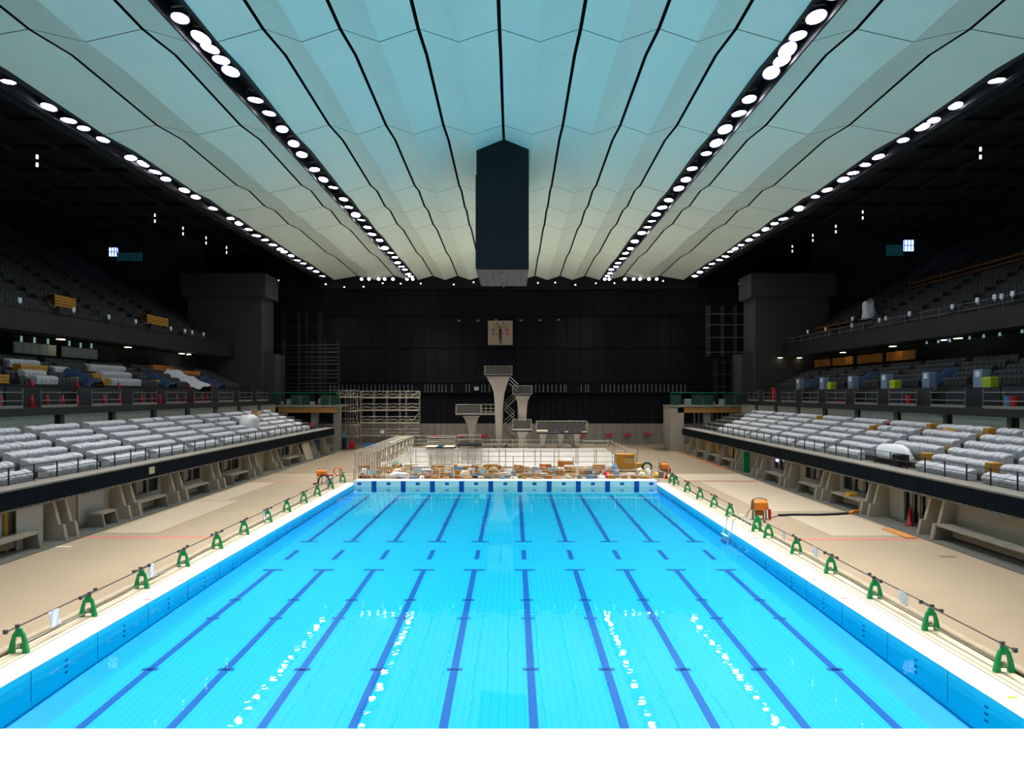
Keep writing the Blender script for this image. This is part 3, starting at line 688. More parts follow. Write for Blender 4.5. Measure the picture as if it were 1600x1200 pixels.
# white, yellow and covered seats at the front of the scaffold-side middle tier
pr = None; k = 0
def tier_seats(px0, px1, row, m, desc):
    global k
    d = 10.2+row*.98+.25; y0, y1 = [abs((-(SX+d)-CX)*F/(p-802)) for p in (px0,px1)]; y = y0; i = 0; pr = None
    while y < y1:
        lab = f"{nth(i)} seat of the {desc}, scaffold-side middle tier"
        if pr is None: g = G(); seat_mesh(g,-1,0,0,0,.5); o = pr = g.build('stadium_seat', M[m]); tag(o, lab, 'seat', desc)
        else: o = pr.copy(); C.objects.link(o); o['label'] = lab
        o.location = (-(SX+d),y,8.05+row*.44); y += .56; i += 1
tier_seats(20,62,4,'seat_wrap','white row just below the pale partitions')
tier_seats(43,74,2,'seat_wrap','white row above a yellow board')
tier_seats(62,91,1,'seat_wrap','lowest white row beside red cones')
tier_seats(90,110,3,'seat_wrap','short white row before the blue tarp')
tier_seats(144,197,4,'seat_wrap','upper white row beyond the blue tarp')
tier_seats(162,206,2.5,'seat_wrap','white row with yellow boards beyond the blue tarp')
tier_seats(178,221,1,'seat_wrap','lowest white row beyond the blue tarp')
for i,(px0,px1,row,m,lb) in enumerate([(0,15,1.6,'yellow','yellow board stack at the camera end of the scaffold-side middle tier'),(33,75,3,'yellow','yellow plank between white seat rows below the pale partitions'),(121,137,1.6,'yellow','yellow box beside the blue tarp, scaffold-side middle tier'),(144,170,2.6,'yellow','yellow plank under the upper white row beyond the blue tarp'),(158,176,1.3,'yellow','yellow box at the low row end beyond the blue tarp'),(231,243,2.8,'yellow','yellow crate above the second blue tarp'),(244,257,1.5,'yellow','yellow crate below the second blue tarp'),(240,255,5,'orange','orange timber stack before the white ramp, camera side'),(255,272,5.2,'orange','tall orange timber stack above the white ramp'),(266,282,4,'orange','orange crate right above the white ramp sheet'.replace('right ','')),(285,313,4.4,'orange','long orange timber rack past the white ramp'),(85,120,0,'yellow',''),(228,265,0,'yellow','')]):
    if not lb: continue
    d = 10.2+row*.98+.2; y0, y1 = [abs((-(SX+d)-CX)*F/(p-802)) for p in (px0,px1)]; z = 8.05+int(row)*.44
    g = G()
    for q in range(3): g.bbox(-(SX+d+.7),y0,z+.05+q*.22,-(SX+d),y1,z+.05+q*.22+.18,.02)
    for yy in (y0+.1,y1-.2): g.box(-(SX+d+.65),yy,z-.4,-(SX+d+.05),yy+.1,z+.7)
    o = g.build('timber_stack', M['yellow_board' if m == 'yellow' else 'orange_board'], org=(-(SX+d),y0,z)); tag(o, lb, 'timber')
for i,(px0,px1,m,lb) in enumerate([(115,148,'blue','blue tarp over the stair nearest the camera, scaffold-side middle tier'),(236,270,'blue','blue tarp over the second stair, scaffold-side middle tier'),(262,320,'white_sheet','long white ramp sheet sloping down the scaffold-side middle tier'),(316,348,'blue','dark blue heap at the far end of the scaffold-side middle tier'),(1262,1278,'blue','dark blue tarp on the pump-side stair farthest from the camera'),(1334,1356,'blue','dark blue tarp on the middle stair of the pump-side tier'),(1450,1482,'blue','dark blue tarp on the pump-side stair nearest the camera')]):
    s = -1 if px0 < 800 else 1; da, db = (14.6,10.6) if m == 'white_sheet' else (13.2,10.9)
    ya = abs((s*(SX+(da+db)/2)-CX)*F/((px0+px1)/2-802))-1.3; yb = ya+(2.6 if m != 'white_sheet' else 4.5)
    g = G(); n = 8; vs = []
    for q in range(n+1):
        t_ = q/n; d = da+(db-da)*t_; z = 8.05+(d-10.2)/.98*.44+.5+.06*math.sin(q*2.1)
        for e in range(5): vs.append((s*(SX+d), ya+(yb-ya)*e/4, z+.10*math.sin(e*2.3+q*1.7)-(.5 if e in (0,4) else 0)))
    g.add(vs, [(q*5+e,q*5+e+1,q*5+e+6,q*5+e+5) for q in range(n) for e in range(4)])
    vs2 = [(x,y,z-.06) for x,y,z in vs]; g.add(vs2, [(q*5+e+5,q*5+e+6,q*5+e+1,q*5+e) for q in range(n) for e in range(4)])
    o = g.build('tarp_cover', M[m], org=(s*(SX+12),(ya+yb)/2,8.5), smooth=True); tag(o, lb, 'tarp')
for i,px in enumerate([1250.5,1288,1333,1386,1452,1534]):
    d = 9.95; Y = (SX+d-CX)*F/(px-802); x = SX+d
    o = thing('ticket_cabinet', f"blue-grey cabinet with white notice, {nth(5-i)} from the camera on the pump-side middle tier", 'cabinet', (x,Y,8.05), 'cabinets on the pump-side middle tier')
    G().bbox(x-.3,Y-.55,8.05,x+.3,Y+.55,9.5,.03).build('body', M['bluegrey'], o); G().box(x-.32,Y-.25,8.98,x-.3,Y+.25,9.38).build('notice', M['paper'], o)
for i,px in enumerate([1299.5,1399,1547]):
    d = 9.9; Y = (SX+d-CX)*F/(px-802); x = SX+d
    o = G().bbox(x-.3,Y-.5,8.25,x+.3,Y+.5,8.95,.05).box(x-.34,Y-.54,8.7,x+.34,Y+.54,8.76).build('lime_case', M['lime'], org=(x,Y,8.25)); tag(o, f"lime green case on the pump-side middle tier wall, {nth(2-i)} from the camera end", 'case', 'lime cases on the pump-side tier')
# signs, boxes and boards on the upper tiers
k = 0
for px,py in [(31,469),(115,484),(170,495),(212,502),(267,513),(289,517),(300,519),(318,522)]+[(1262,518),(1290,514),(1331,508),(1332,498),(1374,500),(1384,497),(1421,490),(1488,479),(1527,469),(1554,464),(1565,463),(1582,459)]:
    s = -1 if px < 800 else 1; Y = abs((s*(SX+14.42)-CX)*F/(px-802)); x,y,z = P(px,py,Y); k += 1
    o = G().box(x-.05,y-.2,z-.16,x+.05,y+.2,z+.2).box(x-.07,y-.02,z-.3,x+.07,y+.02,z-.16).build('paper_notice', M['paper'], org=(x,y,z-.3)); tag(o, f"small white notice on the upper tier front, {nth(k-1)} counting from the scaffold side", 'notice', 'white notices on the upper tier fronts')
for i,(px0,px1,s,row,m,lb) in enumerate([(86,119,-1,2,'yellow_board','ochre board stack on the scaffold-side upper tier, nearer the camera'),(230,263,-1,2,'yellow_board','ochre board stack on the scaffold-side upper tier, farther from the camera'),(1275,1330,1,2,'dim_orange','orange timber stack low on the pump-side upper tier near the corner tower'),(1420,1600,1,9,'dim_orange','long dim orange rack high on the pump-side upper tier')]):
    d = 14.3+row*.98+.3; y0,y1 = sorted([abs((s*(SX+d)-CX)*F/(p-802)) for p in (px0,px1)]); z = 14.1+row*.62; g = G()
    st = .26 if s < 0 else .5
    for q in range(4 if s < 0 else 2): g.box(s*(SX+d),y0,z+.25+q*st,s*(SX+d+.8),y1,z+.25+q*st+.2)
    for q in range(4): yy = y0+(y1-y0-.15)*q/3; g.box(s*(SX+d+.02),yy,z-.3,s*(SX+d+.75),yy+.12,z+1.3)
    o = g.build('timber_stack', M[m], org=(s*(SX+d),y0,z)); tag(o, lb, 'timber')
x,y,z = P(1358,478,(SX+18-CX)*F/(1358-802)); sheet_heap('plastic_cover','grey plastic-covered mound on the pump-side upper tier above the railing','cover',SX+18,y,16.3,.8,1.1,2.2,M['white_sheet'],11)
# hanging lamps over the stands, lit control windows
k = 0
for px,py in [(58,250),(242,340),(286,360),(322,375),(354,390),(1532,238),(1348,335),(1306,357),(1270,371),(1238,388)]:
    s = -1 if px < 800 else 1; Y = abs(36*F/(px-802)); x,y,z = P(px,py,Y); k += 1
    o = thing('pendant_lamp', f"pair of small pendant lamps over the tiers, {nth(k-1)} counting from the scaffold side", 'lamp', (x,y,z), 'pendant lamps over the tiers')
    G().tube((x,y,z+.5),(x,y,29.7),.02,4).build('cord', M['dark_metal'], o)
    for dz in (.38,-.22): G().tube((x,y,z+dz),(x,y,z+dz-.28),.055 if py > 300 else .08,6).build('lens', M['lens_warm'], o)
for s,px0,px1,px2,py0,py1,lb in [(-1,170,183,223,387,402,'blue-lit control room window high at the back of the scaffold-side tier'),(1,1413,1428,1385,375,394,'blue-lit control room window high at the back of the pump-side tier')]:
    Y = abs(50*F/((px0+px1)/2-802)); o = thing('control_window', lb, 'window', P((px0+px1)/2,py1,Y))
    x0,_,z0 = P(px0,py1-2,Y); x1,_,z1 = P(px1,py0,Y)
    G().box(x0,Y,z0,x1,Y+.2,z1).build('lit_pane', M['window_glow'], o); g = G()
    for q in range(4): xx = x0+(x1-x0)*q/3; g.box(xx-.04,Y-.06,z0,xx+.04,Y,z1)
    g.box(x0,Y-.06,(z0+z1)/2-.04,x1,Y,(z0+z1)/2+.04); g.build('frame', M['black'], o)
    xa, xb = sorted((XP(px2,Y), x1 if s < 0 else x0)); g = G()
    for q in range(9): xx = xa+(xb-xa)*q/9; g.box(xx,Y+.02,z0-.6,xx+(xb-xa)/14,Y+.1,z1-.6)
    g.build('louvre', M['window_dim'], o)
# ------------------------------------------------------------------ side balconies with green rails beyond the stands
for s in (-1,1):
    px0, px1 = (430,535) if s < 0 else (1043,1160); Y = 109.0; zt = ZP(613,Y); zf = ZP(633,Y); x0,x1 = XP(px0,Y), XP(px1,Y)
    g = G(); g.m = 0; g.box(x0,Y-2,zf-.25,x1,Y+3.5,zf); g.m = 1; g.box(x0+1,Y-1.9,zf-1.0,x1-.4,Y-1.6,zf-.3); struct('balcony_floor', g, [M['concrete_dark'], M['wood']])
    n = f"green-railed balcony barrier beyond the {STAND[s]} stand"
    t = thing('balcony_barrier', n, 'barrier', ((x0+x1)/2,Y-1.9,zf))
    G().box(x0,Y-1.95,zt-.10,x1,Y-1.85,zt).build('top_rail', mat('green_bright%d' % s,(.0,.22,.085),.5), t)
    for q in range(8): xx = x0+(x1-x0)*q/7; G().tube((xx,Y-1.9,zf),(xx,Y-1.9,zt),.04).build('post', M['green_dark'], t)
    for q in range(7):
        xa = x0+(x1-x0)*q/7+.1; xb = x0+(x1-x0)*(q+1)/7-.1
        (G().box(xa,Y-1.88,zf+.05,xb,Y-1.85,zt-.3).build('net', M['green_net'], t) if q % 3 != 1 else None)
    for q in range(6):
        xx = x0+(x1-x0)*(q+.6)/6.4; o = G().bbox(xx-.45,Y-1.2,zf,xx+.45,Y-.3,zf+.5+.35*((q*7)%3),.04).box(xx-.5,Y-1.0,zf,xx+.5,Y-.9,zf+.1).build('stored_crate', M['grey_plastic'], org=(xx,Y-.8,zf)); tag(o, f"grey crate behind the green balcony rail, {nth(q)} from the rail's {'tower' if s<0 else 'end-wall'} end, {SIDE[s]}", 'crate', f'crates on the {SIDE[s]} balcony')
    g = G()
    for q in ((.15,.62,.95) if s < 0 else (.12,.5)): xx = x0+(x1-x0)*q; g.box(xx-.45,Y-1.5,0,xx+.45,Y-.5,zf-.25)
    if s > 0: g.box(XP(1043,Y),Y-1.9,0,XP(1064,Y),Y+3,zf-.3)
    struct('column', g, M['platform_conc'] if s > 0 else M['concrete_dark'])
    if s > 0:
        for q in range(9):
            xx = x0+3.4+q*.62; o = G().tube((xx,Y-1.3,3.2),(xx,Y-1.3,zf-.3),.10,8).box(xx-.14,Y-1.4,3.1,xx+.14,Y-1.2,3.2).build('curtain_pole', M['rail_grey'], org=(xx,Y-1.3,3.1)); tag(o, f"grey upright pipe under the pump-side balcony, {nth(q)} from the concrete column", 'pipe', 'pipes under the pump-side balcony')
# ------------------------------------------------------------------ scaffolds
def scaffold(name, label, xs, ys, z0, lifts, m, r=.035, deck=True, rail=True, deckm='wood_deck', top=1.0, brace=True, group=None):
    t = thing(name, label, 'scaffold', ((xs[0]+xs[-1])/2, (ys[0]+ys[-1])/2, z0), group)
    zt = z0+lifts[-1]+top
    for x in xs:
        for y in ys: G().tube((x,y,z0),(x,y,zt),r,5).build('post', m, t)
    for h in lifts:
        for y in ys: G().tube((xs[0],y,z0+h),(xs[-1],y,z0+h),r*.9,5).build('ledger', m, t)
        if rail:
            for dz in (.5,1.0): G().tube((xs[0],ys[0],z0+h+dz),(xs[-1],ys[0],z0+h+dz),r*.8,5).build('guard_rail', m, t)
        if deck: G().box(xs[0],ys[0],z0+h,xs[-1],ys[-1],z0+h+.18).build('plank_deck', M[deckm], t)
    if brace:
        for a,b in zip(xs,xs[1:]):
            for h in lifts:
                G().tube((a,ys[0],z0+h+.2),(b,ys[0],z0+h+1.0),r*.6,4).build('brace', m, t); G().tube((a,ys[0],z0+h+1.0),(b,ys[0],z0+h+.2),r*.6,4).build('brace', m, t)
    return t
mat('wood_deck', (.42,.34,.22), .8, var=.2, scale=3)
Yb = 117.0; xs = [XP(p,Yb) for p in (563,583.4,603.6,624,634,655)]
sc = scaffold('wall_scaffold','wide four-deck steel scaffold standing before the black end wall', xs, [Yb,Yb+1.2], 0, [CZ-(y-614)*Yb/F for y in (681,661.3,641.6,621.8)], M['steel'], .045)
G().tube((XP(655,Yb),Yb-.1,ZP(645,Yb)),(XP(624,Yb),Yb-.1,ZP(681,Yb)),.06,5).build('brace', M['steel'], sc)
G().tube((XP(655,Yb),Yb-.1,ZP(612,Yb)),(XP(641,Yb),Yb-.1,ZP(621,Yb)),.05,5).build('brace', M['steel'], sc)
Yb = 112.5; xs = [XP(p,Yb) for p in (527,540,548,559)]
sc = scaffold('stair_scaffold','narrow steel stair scaffold between the balcony and the wide scaffold', xs, [Yb,Yb+1.8], 0, [CZ-(y-614)*Yb/F for y in (683,665,643,621)], M['steel'], .04)
for za,zb in ((683,665),(665,643),(643,621)): G().tube((XP(562,Yb),Yb-.2,ZP(za,Yb)),(XP(555,Yb),Yb-.2,ZP(zb,Yb)),.05,5).build('ladder', M['steel'], sc)
for s,pxs,ybase,ytop,lab in [(-1,(420,441,466,478,497,501),612,482,'tall dim scaffold frame behind the green balcony, scaffold side, upper part'),(1,(1106,1109,1130,1150,1168,1184),556,478,'dim scaffold grid high beside the pump-side corner tower'),]:
    Yb = 120.7; z0 = ZP(ybase,Yb); scaffold('dim_scaffold', lab, [XP(p,Yb) for p in pxs], [Yb,YE-.035], z0, [(ybase-q)*Yb/F for q in ((600,570,540,512) if s < 0 else (550,527,507,490))], M['rail_grey' if s > 0 else 'rail_dark'], .05, deck=False, rail=False, top=2.6 if s < 0 else 1.3, brace=False)
Yb = 111.5; scaffold('dim_scaffold','dim scaffold tower with a lamp bracket standing on the scaffold-side balcony', [XP(p,Yb) for p in (442,466,487,507,528)], [Yb,Yb+1], ZP(632,Yb), [(632-q)*Yb/F for q in (610,590,569,550)], M['rail_dark'], .05, deck=False, rail=True, top=1.6, brace=False)
Yb = 112.0; scaffold('dim_scaffold','low dim scaffold grid under the upper grid on the pump side', [XP(p,Yb) for p in (1118,1121,1132,1146)], [Yb,Yb+1], 6.19, [2.6,4.3,6.0], M['rail_dark'], .05, deck=False, rail=False, top=.6, brace=False)
# scaffold gangway along the diving pool
t = thing('gangway_scaffold', 'long lattice scaffold gangway running along the side of the diving pool', 'scaffold', (-12.6,83,0))
xa, xb, zt = -13.5, -11.5, 2.6
for k in range(19):
    y = 71+k*1.4
    for x in (xa,xb): G().tube((x,y,0 if x < -11.6 or y < 84 else -.0),(x,y,zt),.04,5).build('post', M['steel'], t)
    G().tube((xa,y,zt),(xb,y,zt),.028,5).build('transom', M['steel'], t)
    if k < 18:
        if k % 2 == 0: G().tube((xa,y,.2),(xa,y+1.4,zt),.03,4).build('brace', M['steel'], t); G().tube((xb,y,zt),(xb,y+1.4,.9),.03,4).build('brace', M['steel'], t)
        else: G().tube((xb,y,.9),(xb,y+1.4,zt),.03,4).build('brace', M['steel'], t)
for x in (xa,xb):
    for z in (.9,1.75,zt): G().tube((x,71,z),(x,96.2,z),.03,5).build('ledger', M['steel'], t)
for k in range(3): G().box(xa+1.2,82+k*4.2,zt+.02,xa+1.5,86+k*4.2,zt+.07).build('plank', M['wood_deck'], t)
# guard rails in front of the clutter and around the diving pool
def rail_run(name, label, pts, zs, h, m, r=.038):
    t = thing(name, label, 'railing', pts[0])
    for i,p in enumerate(pts): 
        hh = h[i % len(h)]; G().tube(p,(p[0],p[1],p[2]+hh),r*1.1,5).build('post', m, t)
    for z in zs: G().tube((pts[0][0],pts[0][1],pts[0][2]+z),(pts[-1][0],pts[-1][1],pts[-1][2]+z),r,5).build('rail', m, t)
    return t
Yr = 70.2
rail_run('pipe_railing','steel pipe railing running along the far end of the racing pool before the clutter', [(XP(p,Yr),Yr,0) for p in (531,553,574,601,642,674,706,738,770,802,833,866,896,929,961,994,1018,1029)], (.55,1.02), (1.25,1.2,2.15,1.3,2.0,2.3,1.3,2.1,1.4,2.2), M['steel'])
Yr = 82.5
rail_run('pipe_railing','steel pipe railing along the near edge of the diving pool behind the clutter', [(XP(p,Yr),Yr,0) for p in (650,690,716,731,763,780,790,818,836,845,866,873,900,903,929,932,957,960,978,996)], (.7,1.25,1.75), (2.0,), M['steel'])
Yr = 110.75
rail_run('pipe_railing','steel pipe railing at the foot of the diving towers', [(XP(p,Yr),Yr,.12) for p in (754,768,801,822,844,863,887,911)], (.6,1.15), (1.3,), M['steel'])
rail_run('pipe_railing','slim steel railing on the far deck between the scaffold and the towers', [(XP(p,115.6),115.6,0) for p in (648,668,690,712,740)], (.5,1.0,1.6), (1.8,), M['steel'])
rail_run('stair_railing','steel stair railing slanting down beside the diving pool corner', [(XP(950+i*6.2,110-i*3.4),110-i*3.4,0) for i in range(7)], (.7,1.3), (1.6,), M['steel'])
rail_run('pipe_railing','low pipe railing with a pale beam along the far deck past the diving platforms', [(XP(p,114),114,0) for p in (911,928,940,951)], (.4,.85,1.0), (1.1,), M['steel'])
# ------------------------------------------------------------------ diving towers
YT = 114.2; mpx = YT/F
def col_thing(parent, pts, d0, name='column'):         # pts: (row, x left, x right)
    rings = []
    for py,a,b in pts:
        x0,x1 = XP(a,YT),XP(b,YT); w = x1-x0; dd = d0*(.55+.45*w/((pts[0][2]-pts[0][1])*mpx)); z = ZP(py,YT); ch = min(.16,w*.14)
        rings.append([(x0+ch,YT-dd,z),(x1-ch,YT-dd,z),(x1,YT-dd+ch,z),(x1,YT+dd,z),(x0,YT+dd,z),(x0,YT-dd+ch,z)])
    rings.reverse(); rings[0] = [(x,y,0.) for x,y,z in rings[0]]
    return G().loft(rings).build(name, M['platform_conc'], parent)
def platform(parent, a, b, ydeck, yrail, dy=1.3, nb=4, boards=()):
    x0,x1 = XP(a,YT),XP(b,YT); zd = ZP(ydeck,YT); zr = ZP(yrail,YT)
    G().box(x0,YT-dy,zd-.22,x1,YT+dy,zd-.02).build('platform_edge', M['black'], parent); G().box(x0,YT-dy+.02,zd-.02,x1,YT+dy,zd+.06).build('platform_top', M['platform_conc'], parent)
    for sx in (x0,x1):
        for z in (zr,(zr*.55+zd*.45),zd+.3): G().tube((sx,YT-dy+.1,z),(sx,YT+dy,z),.04,5).build('rail', M['steel'], parent)
        for q in range(3): G().tube((sx,YT-dy+.1+q*(2*dy-.1)/2,zd),(sx,YT-dy+.1+q*(2*dy-.1)/2,zr),.04,5).build('post', M['steel'], parent)
    for z in (zr,(zr*.55+zd*.45)): G().tube((x0,YT+dy,z),(x1,YT+dy,z),.05,5).build('rail', M['steel'], parent)
    for q in range(nb): xx = x0+(x1-x0)*(q+.5)/nb; G().tube((xx,YT+dy,zd),(xx,YT+dy,zr),.035,5).build('post', M['steel'], parent)
    G().box(x0+.1,YT+dy-.06,zd+.1,x1-.1,YT+dy-.02,zr-.15).build('guard_panel', mat_cl, parent)
mat_cl = mat('mesh_panel', (.10,.088,.09), .7, var=.2, scale=6)
t = thing('diving_tower','tallest concrete diving tower with a railed platform on a flared column', 'diving tower', (XP(780,YT),YT,0))
col_thing(t, [(586,759,798.5),(594,763,794.5),(603,768,791.5),(613,771.5,788.5),(629,773,786.5),(660,774,785.5),(701,776,785)], .9)
platform(t, 757.5, 800, 586, 571.8)
t.location = t.location
t2 = thing('diving_tower','second tallest concrete diving tower, railed platform beside the tallest one', 'diving tower', (XP(816,YT),YT,0))
col_thing(t2, [(617,803.5,829),(627,808,824.5),(638,809,823),(656,809.5,822),(701,810.5,821)], .85); platform(t2, 801, 831, 616, 602.6)
t3 = thing('diving_tower','mid-height diving platform linked by a walkway to the tallest tower', 'diving tower', (XP(736,YT),YT,0))
col_thing(t3, [(648,721.5,750.5),(654,726,747),(665,730,743.5),(680,733,742.5),(701,734,742)], .85); platform(t3, 713, 752, 647, 632.5)
x0,x1 = XP(752,YT),XP(774,YT); zd = ZP(645,YT)
G().box(x0,YT-.3,zd-.3,x1,YT+.9,zd-.05).build('walkway', M['concrete_dark'], t3)
for z in (ZP(632,YT),ZP(638,YT),ZP(643,YT)): G().tube((x0,YT-.3,z),(x1,YT-.3,z),.035,5).build('rail', M['steel'], t3)
for q in range(4): xx = x0+(x1-x0)*q/3; G().tube((xx,YT-.3,zd),(xx,YT-.3,ZP(632,YT)),.035,5).build('post', M['steel'], t3)
YT = 111.7; mpx = YT/F
t4 = thing('diving_platform','low concrete diving platform on one flared column below the second tower', 'diving platform', (XP(815,YT),YT,0))
col_thing(t4, [(673,806,827),(678,808.5,824),(684,810,821),(701,810.5,820)], .8); platform(t4, 801, 830, 671.5, 656)
t5 = thing('diving_platform','widest low diving platform standing on three flared columns', 'diving platform', (XP(878,YT),YT,0))
for a in (848,876,901): col_thing(t5, [(676,a-7,a+7),(681,a-5,a+5),(687,a-4,a+4),(701,a-4,a+4)], .8)
platform(t5, 838, 917, 675, 658.5, nb=8)
for i,(a,b,c) in enumerate([(839,855,'cream'),(856,869,'black'),(870,883,'black'),(887,909,'black')]):
    x0,x1 = XP(a,YT),XP(b,YT); zd = ZP(674,YT); o = G().prism([(YT-2.0,zd+.1),(YT+.5,zd+.12),(YT+.5,zd+.2),(YT-2.0,zd+.16)],'x',x0,x1).box(x0+.1,YT-.3,zd+.04,x1-.1,YT,zd+.12).build('platform_mat', M[c], org=((x0+x1)/2,YT,zd)); tag(o, f"{'cream' if c == 'cream' else 'black'} mat on the widest low diving platform, {nth(i)} from the towers", 'mat')
YT = 114.2
def flight(parent, xa, ya, xb, yb, y0, w, m, n=9):
    p = Vector((XP(xa,y0),y0,ZP(ya,y0))); q = Vector((XP(xb,y0),y0,ZP(yb,y0))); d = q-p
    for k in range(n):
        c = p+d*((k+.5)/n); G().box(c.x-.16,y0,c.z-.04,c.x+.16,y0+w,c.z+.02).build('tread', M['rail_grey'], parent)
    for yy in (y0,y0+w):
        G().prism([(p.x,p.z-.15),(q.x,q.z-.15),(q.x,q.z+.1),(p.x,p.z+.1)],'y',yy-.03,yy+.03).build('stringer', M['rail_grey'], parent)
        for dz in (.55,1.05): G().tube((p.x,yy,p.z+dz),(q.x,yy,q.z+dz),.035,5).build('handrail', m, parent)
t = thing('tower_stairs','steel zigzag stairs climbing between the two tall diving towers', 'stairs', (XP(794,113.5),113.5,0))
for a in [(787,700,803,684),(803,684,788,668+4),(788,668,804,655),(804,655,788,640),(788,640,806,622)]: flight(t, *a, 115.3, .9, M['steel'])
flight(t, 796,599,810,612,113.9,.8, mat('rail_bright',(.75,.72,.85),.3,.3))
t = thing('platform_steps','short steel steps leaning against the widest diving platform', 'stairs', (XP(890,110.7),110.7,0)); flight(t, 882,678,896,698.6,113.2,.7,M['steel'],7)
# springboards before the towers
def springboards(label, px0, px1, boards, yb, Yp, frame_py):
    t = thing('springboard_stand', label, 'springboard', (XP((px0+px1)/2,Yp),Yp,.12)); x0,x1 = XP(px0,Yp),XP(px1,Yp); zb = ZP(yb,Yp)
    for a,b,c in boards: G().prism([(Yp-2.4,zb+.05),(Yp+1.6,zb),(Yp+1.6,zb+.08),(Yp-2.4,zb+.10)],'x',XP(a,Yp),XP(b,Yp)).build('board', M[c], t)
    G().box(x0,Yp-.5,zb-.25,x1,Yp+1.4,zb-.03).build('deck', M['black'], t)
    for xx in (x0+.2,x1-.2,(x0+x1)/2):
        for yy in (Yp-.3,Yp+1.2): G().tube((xx,yy,0.),(xx,yy,zb-.2),.06,6).build('leg', M['steel'], t)
        G().tube((xx,Yp+1.3,zb),(xx,Yp+1.3,zb+1.3),.045,5).build('post', M['steel'], t)
    for z in (.6,1.2): G().tube((x0,Yp+1.3,zb+z),(x1,Yp+1.3,zb+z),.045,5).build('rail', M['steel'], t)
springboards('white and dark blue springboards on a low steel stand', 666, 711, [(666.5,684,'cream'),(684.5,693,'blue'),(693.5,711,'cream')], 697, 106.5, 720) if False else None
Y5 = 110.9
springboards('pair of white springboards with a dark blue board between, on a low stand', 666, 711, [(666.5,684,'cream'),(684.5,694,'blue'),(694.5,711,'cream')], 697.5, Y5, 0)
springboards('black springboard stand with a raised black pad beside the white springboards', 714, 752, [(716,730,'black'),(730,743,'black'),(743,751,'black')], 694, Y5, 0)
Yq = DY1-.4
for i,(a,b) in enumerate([(672,706),(722,752)]):
    t = thing('access_scaffold', f"pale access scaffold inside the diving pit below the {'white' if i == 0 else 'black'} springboards", 'scaffold', (XP((a+b)/2,Yq-1),Yq-1,-5))
    for q in range(4):
        xx = XP(a+(b-a)*q/3,Yq-1)
        for yy in (Yq-1.6,Yq-.4): G().tube((xx,yy,-5),(xx,yy,-.1),.04,5).build('post', M['steel'], t)
    for z in (-.5,-1.2,-2.0,-2.8): G().tube((XP(a,Yq),Yq-1.6,z),(XP(b,Yq),Yq-1.6,z),.04,5).build('ledger', M['steel'], t)
    for z in (-1.3,-2.1): G().box(XP(a,Yq),Yq-1.6,z,XP(b,Yq),Yq-.4,z+.08).build('plank', M['concrete_dark'], t)
# red pennant signs and sheet along the far concrete wall
for i,(px,py) in enumerate([(680,681),(719,681),(757,681.5),(909,680),(951.5,679.5),(982,679),(1012,678.5)]):
    x,y,z = P(px,py,YE-.25); o = G().prism([(x-.55,z-.25),(x+.4,z-.2),(x+.6,z+.02),(x+.3,z+.22),(x-.5,z+.2)],'y',y-.03,y+.03).build('red_tag', mat('tag_red%d' % i,(.50,.035,.04),.6), org=(x,y,z)); tag(o, f"small red tag on the low concrete end wall, {nth(i)} from the scaffold side", 'tag', 'red tags on the end wall')
o = tag(G().box(XP(565,115),115,0,XP(586,115),116.2,.12).prism([(XP(565,115),.12),(XP(586,115),.12),(XP(585,115),.5),(XP(566,115),.45)],'y',115.9,116.1).build('blue_tarp', M['sky_blue'], org=(XP(575,115),115,0)), 'light blue tarp lying at the foot of the wide scaffold', 'tarp')
o = tag(G().box(XP(594.5,116.5),116.5,ZP(677.5,116.5),XP(600,116.5),116.97,ZP(672.5,116.5)).build('scaffold_notice', M['paper'], org=P(597,675,116.5)), 'small white notice fixed on the wide scaffold front', 'notice')
for i,(px0,px1,py0,py1,m,lb) in enumerate([(528,537,675,684,'sky_blue','light blue tool chest stacked at the foot of the stair scaffold'),(527.5,533,687,697,'orange','orange drum at the foot of the stair scaffold'),(534,540,684,700,'blue','dark blue cabinet at the foot of the stair scaffold'),(545,553,690,701,'red','reddish tool trolley beside the stair scaffold')]):
    Yk = 110.3; x0,x1 = XP(px0,Yk),XP(px1,Yk); z0,z1 = max(.0,ZP(py1,Yk)),ZP(py0,Yk); 
    if i == 0: z0 = ZP(684,Yk)
    else: z0 = 0
    o = G().bbox(x0,Yk,z0,x1,Yk+.7,z1,.05).box(x0-.02,Yk-.02,(z0+z1)/2,x1+.02,Yk+.72,(z0+z1)/2+.05).build('tool_box', M[m], org=((x0+x1)/2,Yk,0)); tag(o, lb, 'box')
# orange hose line along the pump-side fins
g = G(); pts = [(SX-.75+.06*math.sin(i*1.7),81+i*1.3,.05) for i in range(20)]; g.path(pts,.05,6)
for i in range(8): g.lathe([(.13,0),(.13,.1)],(SX-.6+.1*math.sin(i*2),83+i*3.1,.0),8)
tag(g.build('orange_hose', M['orange'], org=(SX-.75,81,0)), 'orange hose laid along the fins at the far pump-side deck edge', 'hose')
